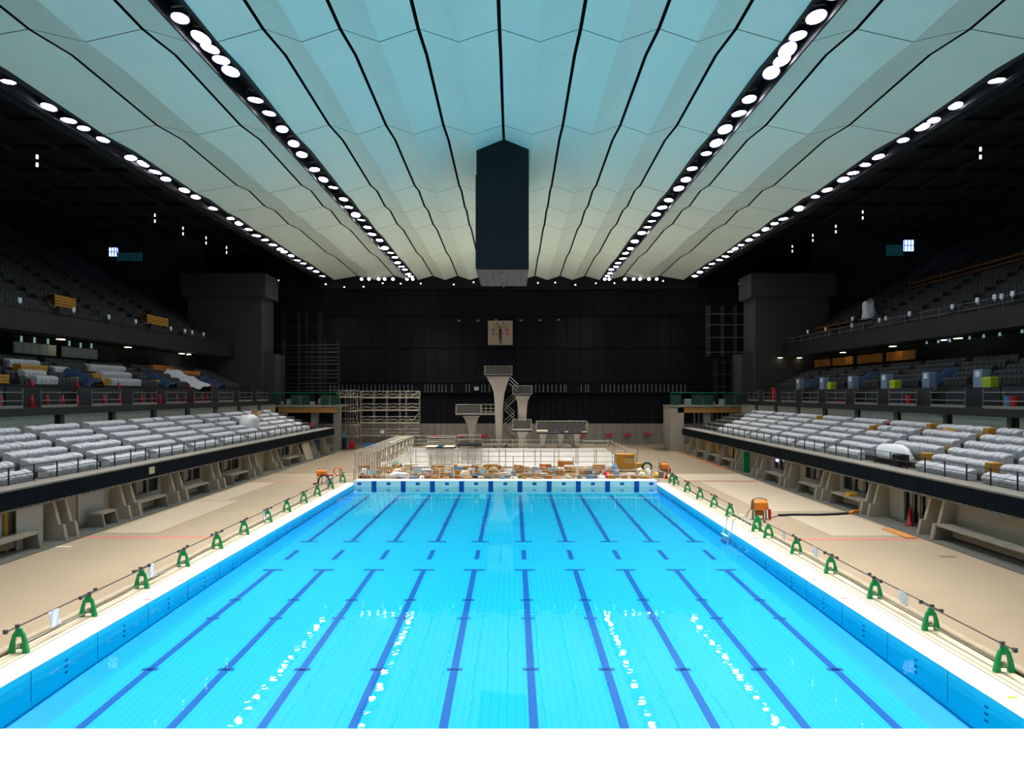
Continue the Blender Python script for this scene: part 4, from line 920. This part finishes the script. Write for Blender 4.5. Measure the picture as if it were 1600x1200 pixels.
# ------------------------------------------------------------------ deck surface marks and sheets
def deck_sheet(name, label, cat, x0,y0,x1,y1, m, z=.006): 
    o = G().box(x0,y0,0.001,x1,y1,z).build(name, m, org=(x0,y0,0)); return tag(o, label, cat)
deck_sheet('floor_tape','red tape line across the scaffold-side deck near the camera','tape',-22.8,42.9,-15.0,43.25,M['red_line'])
deck_sheet('floor_tape','red tape line across the pump-side deck near the camera','tape',15.2,42.2,22.6,42.55,M['red_line'])
deck_sheet('floor_tape','thin reddish line across the scaffold-side deck near the two orange tanks','tape',-22.6,69.6,-15.0,69.85,M['red_line'])
deck_sheet('floor_tape','thin reddish line across the far pump-side deck','tape',15.2,70.6,22.6,70.85,M['red_line'])
deck_sheet('floor_sheet','pale protective sheet strip along the scaffold-side fins','floor sheet',-22.4,44.3,-19.3,57.5,M['deck_sheet'],.012)
deck_sheet('floor_sheet','pale protective sheet strip farther along the scaffold-side fins','floor sheet',-22.4,57.6,-20.2,69.4,M['deck_sheet'],.012)
deck_sheet('floor_sheet','pale protective sheet on the pump-side deck before the black hose','floor sheet',18.2,43.4,22.4,51.4,M['deck_sheet'],.012)
deck_sheet('floor_sheet','pale protective sheet on the pump-side deck beyond the black hose','floor sheet',17.2,52.4,22.4,69.6,M['deck_sheet'],.012)
deck_sheet('floor_sheet','broad pale sheet across the pump-side deck past the thin red line','floor sheet',15.2,70.9,22.4,76.5,M['deck_sheet'],.012)
deck_sheet('yellow_strip','orange timber strip on the floor before the glazed doorway','strip',21.9,42.7,22.5,45.6,M['orange_board'],.05)
deck_sheet('drain_cover','small dark drain cover on the pump-side deck near the long bench','cover',21.2,37.8,21.9,38.15,M['gutter_line'],.012)
deck_sheet('drain_cover','small tan cover plate on the scaffold-side deck by the long bench','cover',-22.7,40.2,-21.9,40.6,M['gutter'],.012)
for i,(px,py,m) in enumerate([(230.5,936.5,'pink'),(283,908,'pink'),(300,899,'yellow'),(345,869,'purple'),(440,790,'red'),(1272,906,'pink'),(1319,935,'pink'),(1084,790,'pink'),(1180,841.5,'blue'),(1582,1090,'lime'),(511,782,'red')]):
    Y = YD(py); x = XP(px,Y); o = G().box(x-.12,Y-.06,.001,x+.12,Y+.06,.008).build('tape_mark', M[m], org=(x,Y,0)); tag(o, f"small {m} tape mark on the white coping, {'scaffold' if x < 0 else 'pump'} side, {['near','beside'][i%2]} the {nth(min(i%6,5))} barricade", 'tape')
    o['label'] = f"small {({'pink':'pink','lime':'lime green'}).get(m,m)} coping tape mark, {nth([0,1,0,0,0,2,3,4,0,0,1][i])} {m} one from the scaffold side"
# ------------------------------------------------------------------ green barricades along the racing pool
LB = [23.9,27.8,31.8,35.8,39.9,43.9,48.1,52.2,56.4,60.3,64.7,69.3]
RB = [22.26,26.16,30.2,34.4,38.6,42.8,44.9,45.9,50.4,54.4,58.5,62.75,67.1,69.0,70.4]
def barricade(label, group):
    t = thing('barricade', label, 'barricade', (0,0,0), group)
    w, h = .24, .74
    for k in (-1,1):
        G().loft([[(k*(w-.11),-.08,0),(k*(w+.05),-.08,0),(k*(w+.05),.08,0),(k*(w-.11),.08,0)][::k],[(k*(.125),-.06,.3),(k*.24,-.06,.3),(k*.24,.06,.3),(k*.125,.06,.3)][::k],[(k*.07,-.05,.60),(k*.155,-.05,.60),(k*.155,.05,.60),(k*.07,.05,.60)][::k]]).build('leg', M['green'], t)
    G().loft([[(-.16,-.05,.50),(.16,-.05,.50),(.16,.05,.50),(-.16,.05,.50)],[(-.12,-.045,.64),(.12,-.045,.64),(.12,.045,.64),(-.12,.045,.64)],[(-.06,-.04,.69),(.06,-.04,.69),(.06,.04,.69),(-.06,.04,.69)]]).build('collar', M['green'], t)
    G().prism([(.10*math.cos(a*math.pi/6),.68+.075*math.sin(a*math.pi/6)) for a in range(12)],'y',-.04,.04).build('head', M['green'], t)
    G().prism([(-.25,.13),(.25,.13),(.22,.21),(.05,.19),(0,.15),(-.05,.19),(-.22,.21)],'y',-.05,.05).build('cross_bar', M['green'], t)
    return t
proto = barricade('x','x'); first = True
for s,ys_,x in ((-1,LB,-14.27),(1,RB,14.5)):
    for i,y in enumerate(ys_):
        lab = f"green A-frame barricade on the {SIDE[s]} of the pool, {nth(i)} from the camera"
        grp = f"green barricades on the {SIDE[s]}"
        if first: o = proto; o['label'] = lab; o['group'] = grp; o.location = (x,y,0); first = False
        else: o = copy_tree(proto,(x+(.35 if (s > 0 and i in (7,14)) else 0),y,0),label=lab,group=grp)
        o.rotation_euler[2] = R.uniform(-.12,.12)+(-.1*s)
    # pipes between barricades: top line with overlaps clamped at each frame
    for i,(a,b) in enumerate(zip(ys_,ys_[1:])):
        if s > 0 and i in (5,6,7): continue
        e = .62; t = thing('barrier_pipe', f"grey barrier pipe on the {SIDE[s]}, between the {nth(i)} and {nth(i+1)} green barricades", 'pipe', (x,(a+b)/2,.78), f'barrier pipes on the {SIDE[s]}')
        dx = .045 if i % 2 else -.045
        G().tube((x+dx,a-e,.79),(x+dx,b+e,.79),.024,6).build('pipe', M['pipe_steel'], t)
        for yy in (a-e+.06,b+e-.06,a): G().box(x+dx-.05,yy-.05,.74,x+dx+.05,yy+.05,.86).build('clamp', M['pipe_steel'], t)
    for i,(a,b) in enumerate(zip(ys_,ys_[1:])):
        if s > 0 and i in (5,6,7): continue
        o = G().tube((x-.05*s,a-.25,.24),(x-.05*s,b-.35,.20),.024,6).box(x-.05*s-.05,a-.1,.18,x-.05*s+.05,a+.02,.30).build('lower_pipe', M['steel'], org=(x,a,.2)); tag(o, f"low grey pipe on the {SIDE[s]}, starting at the {nth(i)} green barricade", 'pipe', f'low pipes on the {SIDE[s]}')
    # rolled tarpaulin lying under the low pipe
    g = G(); y = 20.5; rings = []; 
    while y < 66: 
        rr = .11+.03*noise.noise(Vector((y*.8,s,0))); rings.append([(x+s*.42+.05*noise.noise(Vector((y*.5,5,0)))+rr*1.5*math.cos(q*math.pi/4),y,.09+rr*.8*math.sin(q*math.pi/4)) for q in range(8)]); y += .8
    g.loft(rings); tag(g.build('rolled_tarp', mat('tarp_tan%d' % s,(.36,.29,.20),.8,var=.25,scale=3), org=(x,43,0), smooth=True), f"long tan rolled tarpaulin behind the green barricades, {SIDE[s]}", 'tarp')
k = {-1:0,1:0}
for px,py,w in [(83,964,.9),(235,890,.8),(411,790,.5),(1272,868,.8),(1409,938,.9),(1223,840,.5),(1137,783,.5)]:
    s = -1 if px < 800 else 1; x = -14.27 if s < 0 else 14.5; Y = abs((x-CX)*F/(px-802)); g = G(); vs = []
    for q in range(6):
        for e in range(5): vs.append((x+.03*math.sin(e*2+q)+(.0 if q else 0)+.02*q,Y-w*.3+e*w*.15,.81-q*.1))
    g.add(vs,[(q*5+e,q*5+e+1,q*5+e+6,q*5+e+5) for q in range(5) for e in range(4)]); g.add([(a+.012,b,c) for a,b,c in vs],[(q*5+e+5,q*5+e+6,q*5+e+1,q*5+e) for q in range(5) for e in range(4)])
    o = g.build('hanging_sheet', M['paper'], org=(x,Y,.8)); tag(o, f"white paper sheet hanging on the barrier pipe, {nth(k[s])} listed on the {SIDE[s]}".replace('listed ',''), 'sheet', f'sheets hung on the {SIDE[s]} pipe'); k[s] += 1
# ------------------------------------------------------------------ machines on the deck
def pump(label, x, y, body, sc=1., legs=True):
    t = thing('pump', label, 'pump', (x,y,0))
    G().bbox(x-.55*sc,y-.45*sc,.72*sc,x+.55*sc,y+.45*sc,1.42*sc,.14).build('tank', M[body], t); G().tube((x-.6*sc,y-.46*sc,.72*sc),(x-.6*sc,y-.46*sc,1.5*sc),.05).build('frame', M['gutter_line'], t)
    G().path([(x-.62*sc,y,.7*sc),(x-.5*sc,y,1.45*sc),(x,y,1.56*sc),(x+.5*sc,y,1.45*sc),(x+.66*sc,y,.7*sc),(x+.7*sc,y,.0)],.035).build('frame', M['gutter_line'], t)
    for a,b in ((-.4,-.3),(.4,-.3),(-.4,.3),(.4,.3)): G().tube((x+a*sc,y+b*sc,0),(x+a*.9*sc,y+b*sc,.75*sc),.05).build('leg', M['rail_grey'], t)
    G().bbox(x-.3*sc,y-.25*sc,.3*sc,x+.25*sc,y+.25*sc,.72*sc,.05).build('motor', M['wood'], t)
    G().path([(x-.6*sc,y,.8*sc),(x-.9*sc,y-.1,.5*sc),(x-1.0*sc,y-.2,.15),(x-.8*sc,y-.3,.05),(x-.5*sc,y-.4,.06)],.03).build('hose', M['pipe_steel'], t)
    G().tube((x+.75*sc,y-.1,0),(x+.75*sc,y-.1,.75*sc),.07,8).build('red_handle', M['red'], t)
    return t
pump('orange-topped pump unit with hoses on the deck where the black hose ends', 16.0, 49.2, 'orange', .85)
g = G(); g.path([(17.6,50.4,.05),(18.8,50.6,.06),(20,50.5,.06),(21.4,50.8,.06),(22.3,51.1,.07)],.10,8)
g2 = g.build('black_hose', M['black'], org=(17.6,50.4,0)); tag(g2, 'thick black hose lying across the pump-side deck toward the stand', 'hose')
tag(G().path([(22.35,51.1,.07),(22.6,51.3,.12),(22.9,51.3,.2),(23.3,51.2,.2)],.10,8).build('yellow_hose', M['orange'], org=(22.35,51.1,0)), 'orange hose end joining the black hose at the pump-side fins', 'hose')
tag(G().path([(16.6,49.3,.04),(17,49.8,.03),(17.6,50.4,.04)],.025,6).build('thin_cable', M['pipe_steel'], org=(16.6,49.3,0)), 'thin cable linking the orange pump to the thick black hose', 'cable')
tag(G().bbox(SX-.05,53.2,.88,SX+.5,53.9,1.12,.03).box(SX-.02,53.4,1.12,SX+.4,53.7,1.16).build('yellow_crate', M['yellow'], org=(SX+.2,53.5,.88)), 'yellow crate resting on the end of a pump-side concrete bench', 'crate')
# the two orange tanks, black hose arch and red bottles on the far scaffold-side deck
for i,(px,lb) in enumerate([(499.5,'orange water tank beside the black hose arch, nearer the stand'),(506.5,'orange water tank beside the black hose arch, nearer the pool')]):
    Y = 68.8; x = XP(px,Y); t = thing('water_tank', lb, 'tank', (x,Y,0)); G().lathe([(.24,.62),(.28,.68),(.28,1.05),(.2,1.14),(.06,1.16)],(x,Y,0),12).build('tank', M['orange'], t, smooth=True)
    for a in (-1,1): G().tube((x+a*.2,Y,0),(x+a*.18,Y,.66),.035).build('leg', M['rail_grey'], t)
    G().tube((x,Y,1.1),(x,Y,1.36),.03).build('spout', M['rail_grey'], t)
Y = 67.6; tag(G().path([(XP(489,Y),Y,.08),(XP(493,Y),Y,.1),(XP(497,Y),Y,.16),(XP(498.5,Y),Y,.55),(XP(502,Y),Y,.8),(XP(507,Y),Y,.84),(XP(512,Y),Y,.7),(XP(515,Y),Y,.3),(XP(516,Y),Y,.05)],.07,8).build('black_hose', M['black'], org=(XP(500,Y),Y,0)), 'black hose arching up beside the two orange tanks', 'hose')
for i,px in enumerate([513,518.6]):
    Y = 68.0; x = XP(px,Y); t = thing('gas_bottle', f"white bottle with a red cap beside the orange tanks, {'nearer' if i == 0 else 'farther from'} them", 'bottle', (x,Y,0)); G().lathe([(.14,0),(.15,.05),(.15,.62),(.08,.72)],(x,Y,0),10).build('body', M['paper'], t, smooth=True); G().lathe([(.12,.70),(.12,.85),(.05,.87)],(x,Y,0),10).build('cap', M['red'], t)
Y = 70.25; x = XP(527,Y)+.08; g = G(); g.path([(x+.36*math.cos(a*math.pi/8),Y-.1,.92+.36*math.sin(a*math.pi/8)) for a in range(17)],.06,6); tag(g.build('life_ring', M['orange'], org=(x,Y,.9)), 'orange life ring hanging on the rail end by the pool corner', 'life ring')
# ladder at the pool edge and its submerged foot
t = thing('pool_ladder','steel pool ladder standing on the pump-side coping below the orange pump','ladder',(13.6,45.6,0))
for yy in (44.7,45.9): G().path([(14.0,yy,.02),(13.95,yy,.6),(13.7,yy,.86),(13.35,yy,.86),(13.1,yy,.6),(13.04,yy,.0)],.024,6).build('hand_loop', M['chrome'], t)
for yy in (45.0,46.2): G().path([(14.3,yy,.02),(14.2,yy,.7),(13.9,yy,.75)],.02,6).build('stay', M['chrome'], t)
for yy in (44.7,45.9): G().tube((12.92,yy,.0),(12.75,yy,-.75),.03,6).build('stile', M['paper'], t)
for z in (-.3,-.55,-.75): G().box(12.7,44.7,z,12.9,45.9,z+.04).build('tread', M['paper'], t)
# ------------------------------------------------------------------ clutter between the two pools
def carton(px0,px1,py0,py1,label,m='carton',name='cardboard_box',dy=0,dep=.6):
    Y = YD(py1)+dy if py1 > 700 else 76; Y = min(Y,81.6); x0,x1 = XP(px0,Y),XP(px1,Y); h = (py1-py0)*Y/F
    t = thing(name, label, 'box', ((x0+x1)/2,Y+dep/2,0)); G().bbox(x0,Y,0,x1,Y+dep,h,.02).build('body', M[m], t)
    if name == 'cardboard_box':
        xm = (x0+x1)/2; G().box(xm-.04,Y-.006,h*.55,xm+.04,Y+dep,h+.008).build('tape_strip', M['tape'], t)
        G().prism([(x0,h),(x0+(x1-x0)*.42,h+.05),(x0+(x1-x0)*.42,h+.065),(x0,h+.012)],'y',Y,Y+dep).build('flap', M['carton_light'], t)
    else:
        for q in (.2,.55,.9): G().box(x0-.01,Y-.015,h*q-.04,x1+.01,Y,h*q+.03).build('slat', M['ply'] if m in ('wood','orange_board','yellow_board') else M['rail_grey'], t)
    return t
def heap(px0,px1,py0,py1,label,m,seed,name='plastic_bundle',cat='bundle',amp=.22):
    Y = min(YD(py1),81.6); x0,x1 = XP(px0,Y),XP(px1,Y); h = (py1-py0)*Y/F; c = ((x0+x1)/2,Y+.45,0)
    return tag(G().blob(c,(x1-x0)/2,.42,h,seed,amp,16,7).build(name, M[m], org=c, smooth=True), label, cat)
def sheet(px0,px1,py0,py1,label,m,Y=70.17,name='hanging_sheet'):
    x0,_,z0 = P(px0,py1,Y); x1,_,z1 = P(px1,py0,Y); n = 6; vs = [(x0+(x1-x0)*i/n,Y+.02*math.sin(i*1.9+j),z0+(z1-z0)*j/3) for j in range(4) for i in range(n+1)]
    g = G(); f = [(j*(n+1)+i,j*(n+1)+i+1,(j+1)*(n+1)+i+1,(j+1)*(n+1)+i) for j in range(3) for i in range(n)]; g.add(vs,f); g.add([(a,b+.02,c) for a,b,c in vs],[q[::-1] for q in f])
    return tag(g.build(name, M[m], org=((x0+x1)/2,Y,z0)), label, 'sheet')
carton(561,575,727,737,'wooden crate at the clutter end nearest the gangway scaffold','wood','wooden_crate')
heap(561,576,733,742,'white plastic bag pile below the wooden crate by the gangway scaffold','white_sheet',1,'bag_pile','bags')
heap(560,569,741,747,'dark bag on the floor beside the white bag pile','black',2,'dark_bag','bag')
sheet(578,588,734,741,'pale teal sheet on the railing third post from the gangway','teal_sheet')
carton(581,589,740.5,747,'small brown carton below the first teal sheet','carton')
carton(588,597,735,744,'pale brown carton behind the first teal sheet','carton_light')
heap(592,606,740,747,'cream cloth bundle between brown cartons and the long white bundle','cream',4)
heap(606,639,738.5,747,'longest white plastic bundle lying at the poolside','white_sheet',5)
heap(612,628,733,741,'tan cloth mound behind the longest white bundle','cream',6)
heap(612,622,717,727,'bright green tarp bundle perched over an orange carton','green',7,'tarp_bundle')
heap(621,628,720,727,'dark blue bag beside the bright green bundle','blue',8,'blue_bag','bag')
carton(615,624,726,738,'orange-brown carton beneath the bright green bundle','carton_light')
heap(592,606,722,734,'pinkish cloth bundle between the gangway and the green bundle','cream',9)
carton(645,661,728.5,740,'white lidded box behind the second teal sheet','paper','storage_box')
sheet(646,656,733.5,739.5,'pale teal sheet on the railing above twin brown cartons','teal_sheet')
carton(645,659.5,740.5,747.5,'first of twin brown cartons at the poolside','carton')
carton(660.5,673.5,740.5,747.5,'second of twin brown cartons, nearer the towers','carton')
carton(658,675,733.5,741,'white flat box on the far side of the twin brown cartons','paper','storage_box')
carton(676,685,731.5,747,'tall brown carton just past the twin brown cartons','carton_light')
heap(677,684,740,747.3,'small white bag in front of the tall brown carton','white_sheet',12,'white_bag','bag')
carton(688,704,732.5,741,'wide tan carton behind another carton, second railing bay','carton_light')
carton(687.5,701,739,747.5,'brown carton in front of the wide tan carton','carton')
heap(700,708,736,747,'grey sack leaning beside the brown cartons','grey_plastic',13,'grey_sack','sack')
carton(709,721,726,734,'orange crate stacked at the back below the black springboards','orange_board','wooden_crate')
carton(718,734,728.5,739,'yellow-orange crate at the back above the cream cover','yellow_board','wooden_crate')
heap(717,735,735,748,'cream cover draped over a box at the poolside','cream',14,'draped_cover','cover',.12)
carton(736,747,727.5,738,'small orange-brown carton behind the dark blue tarp','carton')
heap(737,754,740,747.3,'dark blue tarp heap in the middle of the clutter','blue',15,'tarp_heap','tarp')
sheet(749.5,759,732.5,740,'pale teal sheet on the railing above the dark blue tarp','teal_sheet')
carton(754,768,740,747.5,'low wooden tray beside the dark blue tarp','wood','wooden_tray')
carton(755,767,727,734,'dark brown carton behind the third teal sheet','wood')
carton(771,783,727.5,733.5,'reddish carton on the back row beside a railing post','carton')
carton(770,778,733.5,741,'orange carton in the middle row beside a railing post','carton_light')
carton(771,782,740.5,747,'low tan carton in the front row beside a railing post','carton_light')
heap(785.5,804,733.5,742,'white boat-shaped tarp over goods in the middle of the clutter','white_sheet',16,'boat_tarp','tarp')
heap(788,802,741,747.3,'black and pale striped bundle under the white boat-shaped tarp','grey_plastic',17,'striped_bundle')
heap(803.5,812,722,727.5,'red cloth bundle on top of the back row','red',18,'red_cloth','cloth')
carton(803,813,727,736,'tan carton under the red cloth bundle','carton_light')
carton(812,818.5,728,741,'upright brown carton beside the carton under the red cloth','carton')
carton(819.5,826,730,743,'slim brown carton two along from the red cloth','carton_light')
carton(810,817,743.5,747,'tiny lilac box at the poolside below the brown cartons','purple','storage_box')
carton(829,844,729,737,'white flat stack behind the orange-red planks','paper','storage_box')
carton(813,846,740,745.5,'low long tan pallet at the poolside','wood','wooden_pallet')
o = carton(846,855.5,740,746.5,'white box with dark blue print at the poolside','paper','printed_box')
xx = XP(846,YD(746.5)); Yk = YD(746.5)
for q,(a,b) in enumerate([(.12,.16),(.24,.28),(.36,.40),(.42,.46)]): G().box(xx+a,Yk-.02,.1,xx+b,Yk-.001,.3).build('print', M['blue'], o)
carton(856.5,866,732,740,'white box on the railing line before the large orange crate','paper','storage_box')
carton(846,857,731,741,'brown carton left of the white box'.replace('left of','before'),'carton')
heap(848,853,727,739,'red bottle-shaped bag behind the printed box','red',19,'red_bag','bag')
carton(872,896.5,718.5,731,'large orange crate with white cloth on top','orange_board','wooden_crate',dep=1.0)
Y = min(YD(731),81.6); x = XP(885,Y); tag(G().blob((x,Y+.5,12*Y/F+.0),.55,.4,.22,20,.2,14,6).build('white_cloth', M['white_sheet'], org=(x,Y+.5,12.5*Y/F), smooth=True), 'white cloth crumpled over the large orange crate', 'cloth')
carton(879,897,730,738.5,'brown carton under the large orange crate','carton')
carton(868,880,733,744,'reddish brown carton in front of the large orange crate','carton')
carton(905,917,732,744,'open tan crate past the large orange crate','carton_light')
carton(917.5,926,732,745,'olive grey bin beside the open tan crate','grey_plastic','storage_bin')
Y = YD(746.5); x = XP(933.5,Y); tag(G().lathe([(.22,0),(.24,.04),(.23,.5),(.26,.52),(.2,.52)],(x,Y,0),14).build('grey_drum', M['bluegrey'], org=(x,Y,0), smooth=True), 'blue-grey drum beside the olive grey bin', 'drum')
cone(XP(946,72.9),72.9,0,'red traffic cone lying among goods next to the blue-grey drum',h=.7)
heap(942,955,738.5,746.5,'bright red sack beside a red cone by the drum','red',21,'red_sack','sack')
carton(947.5,956,731.5,739.5,'white box above the bright red sack','paper','storage_box')
heap(956,966,727,738,'blue domed cover behind the blue-grey bag','sky_blue',22,'blue_cover','cover')
heap(957,970,735,746,'blue-grey bag in front of the blue domed cover','bluegrey',23,'grey_bag','bag')
Y = 79.0
for i,(a,b,c,d,m,lb) in enumerate([(963,993,709.5,713.5,'yellow_board','topmost yellow board of the tall yellow wood stack'),(963,976,713.5,724,'yellow_board','upright yellow cupboard in the tall yellow wood stack'),(976,992,715,724,'ply','pale plywood box in the tall yellow wood stack'),(965,1004,724,732,'yellow_board','broad yellow crate at the base of the tall yellow wood stack'),(972,990,732,738,'wood','dark pallet under the tall yellow wood stack')]):
    x0,_,z0 = P(a,d,Y); x1,_,z1 = P(b,c,Y); z0 = 0 if i == 4 else z0; g = G().bbox(x0,Y,z0,x1,Y+1.1,z1,.03)
    for q in range(3): g.box(x0+(x1-x0)*q/2.2,Y-.03,z0,x0+(x1-x0)*q/2.2+.08,Y,z1)
    tag(g.build('yellow_crate' if i != 4 else 'wooden_pallet', M[m], org=((x0+x1)/2,Y+.5,z0)), lb, 'crate' if i != 4 else 'pallet')
x = XP(1011,78); tag(G().path([(x+.45*math.cos(a*math.pi/7),78,.55+.42*math.sin(a*math.pi/7)) for a in range(15)],.11,8).build('hose_coil', M['green_dark'], org=(x,78,0)), 'dark green hose coil standing beyond the yellow wood stack', 'hose coil')
heap(996,1006,732,742,'pale sack before the dark green hose coil','white_sheet',24,'pale_sack','sack')
heap(998,1010,738,747,'grey-brown bundle on the poolside below the pale sack','cream',25)
heap(1008,1019,733,744,'white bundle below the dark green hose coil','white_sheet',26)
heap(1022,1031,738,747,'yellow bag at the pump-side end of the poolside clutter','yellow',27,'yellow_bag','bag')
carton(1031,1037,737,747,'grey bucket box beside the yellow bag','grey_plastic','storage_bin')
cone(XP(1041,72.5),72.5,0,'small red cone between the clutter and the barricades at the pool corner',h=.5)
pump('far orange pump with black hose and red wheels past the pool corner', 15.3, 76.6, 'orange', .75)
for i,(a,b) in enumerate([(640,690),(700,740),(770,830)]):
    pass
# small goods filling the poolside row and the row behind it
GM = [('carton','brown'),('paper','white'),('cream','cream'),('carton_light','tan'),('sky_blue','blue'),('wood','dark brown'),('yellow_board','ochre'),('grey_plastic','grey')]
for row,(Yg,n,x0,x1) in enumerate(((72.2,26,566,1020),(75.2,24,580,1010),(77.6,20,600,960))):
    for i in range(n):
        px = x0+(x1-x0)*(i+.5)/n+R.uniform(-3,3); m_, cn = GM[(i*5+row*3) % 8]; Y = Yg+R.uniform(-.5,.5); x = XP(px,Y); w = R.uniform(.22,.5); h = R.uniform(.16,.42)+row*.1
        lab = f"small {cn} {'bundle' if i % 4 == 1 else 'box'}, {nth(i)} from the gangway in the {['poolside','middle','back'][row]} row of loose goods"
        if i % 4 == 1: o = G().blob((x,Y,0),w,.3,h,i+row*40,.25,12,5).build('goods_bundle', M[m_], org=(x,Y,0), smooth=True)
        else:
            g = G().bbox(x-w*.8,Y-.25,0,x+w*.8,Y+.25,h,.02).box(x-.03,Y-.256,h*.6,x+.03,Y+.25,h+.006)
            if i % 3 == 0: g.prism([(x-w*.8,h),(x-w*.1,h+.07),(x-w*.1,h+.085),(x-w*.8,h+.015)],'y',Y-.24,Y+.24)
            o = g.build('goods_box', M[m_], org=(x,Y,0))
        tag(o, lab, 'goods', f"loose goods in the {['poolside','middle','back'][row]} row")
# scattered loose flat boards in the clutter strip
for i in range(10):
    px = 600+i*42; Y = 80.6+.3*math.sin(i*2); x = XP(px,Y); w = .7+.3*math.sin(i*3.1)
    o = G().bbox(x-w,Y,0,x+w,Y+.5,.35+.25*abs(math.sin(i*1.3)),.03).box(x-w-.02,Y-.02,.1,x+w+.02,Y,.16).build('goods_stack', M[['carton_light','cream','wood','paper'][i % 4]], org=(x,Y,0)); tag(o, f"low {['tan','cream','brown','white'][i%4]} goods stack at the back of the clutter, {nth(i)} from the gangway", 'goods', 'goods stacks behind the clutter')

# ------------------------------------------------------------------ dim covered seats of the upper tiers, clear of what lies there
taken = []
for o in bpy.data.objects:
    if o.parent is None and o.type == 'MESH' and o.get('category') in ('timber','tarp','seat','partition','cover','case','cone','light'):
        bb = [o.matrix_basis @ Vector(c) for c in o.bound_box]; xs_ = [c.x for c in bb]; ys_ = [c.y for c in bb]; zs_ = [c.z for c in bb]
        if max(abs(min(xs_)),abs(max(xs_))) > SX+9: taken.append((min(xs_)-.3,max(xs_)+.3,min(ys_)-.4,max(ys_)+.4,min(zs_)-.9,max(zs_)+.3))
def free(x, y, z): return not any(a <= x <= b and c <= y <= d and e <= z <= f for a,b,c,d,e,f in taken)
for s in (-1,1):
    X = lambda d: s*(SX+d)
    for lo, n, d0, z0, rise, y0, per, on in (('middle',7,10.2,8.05,.44,30,7.4,6.2),('upper',22,14.3,14.1,.62,40,8.6,7.2)):
        g = G()
        for r in range(1,n):
            z = z0+r*rise; y = y0; xm = X(d0+r*.98+.55)
            while y < 103:
                if (y % per) < on and free(xm,y+.23,z) and not (lo == 'middle' and r == 6): g.prism([(X(d0+r*.98+a),z+b) for a,b in ((.33,0),(.36,.42),(.5,.58),(.74,.62),(.8,0))],'y',y,y+.44)
                y += .54
        o = g.build('tier_seats', M['seat_dark']); tag(o, f"dim grey covered seats filling the {lo} tier above the {STAND[s]} stand", 'seats', None, 'stuff')
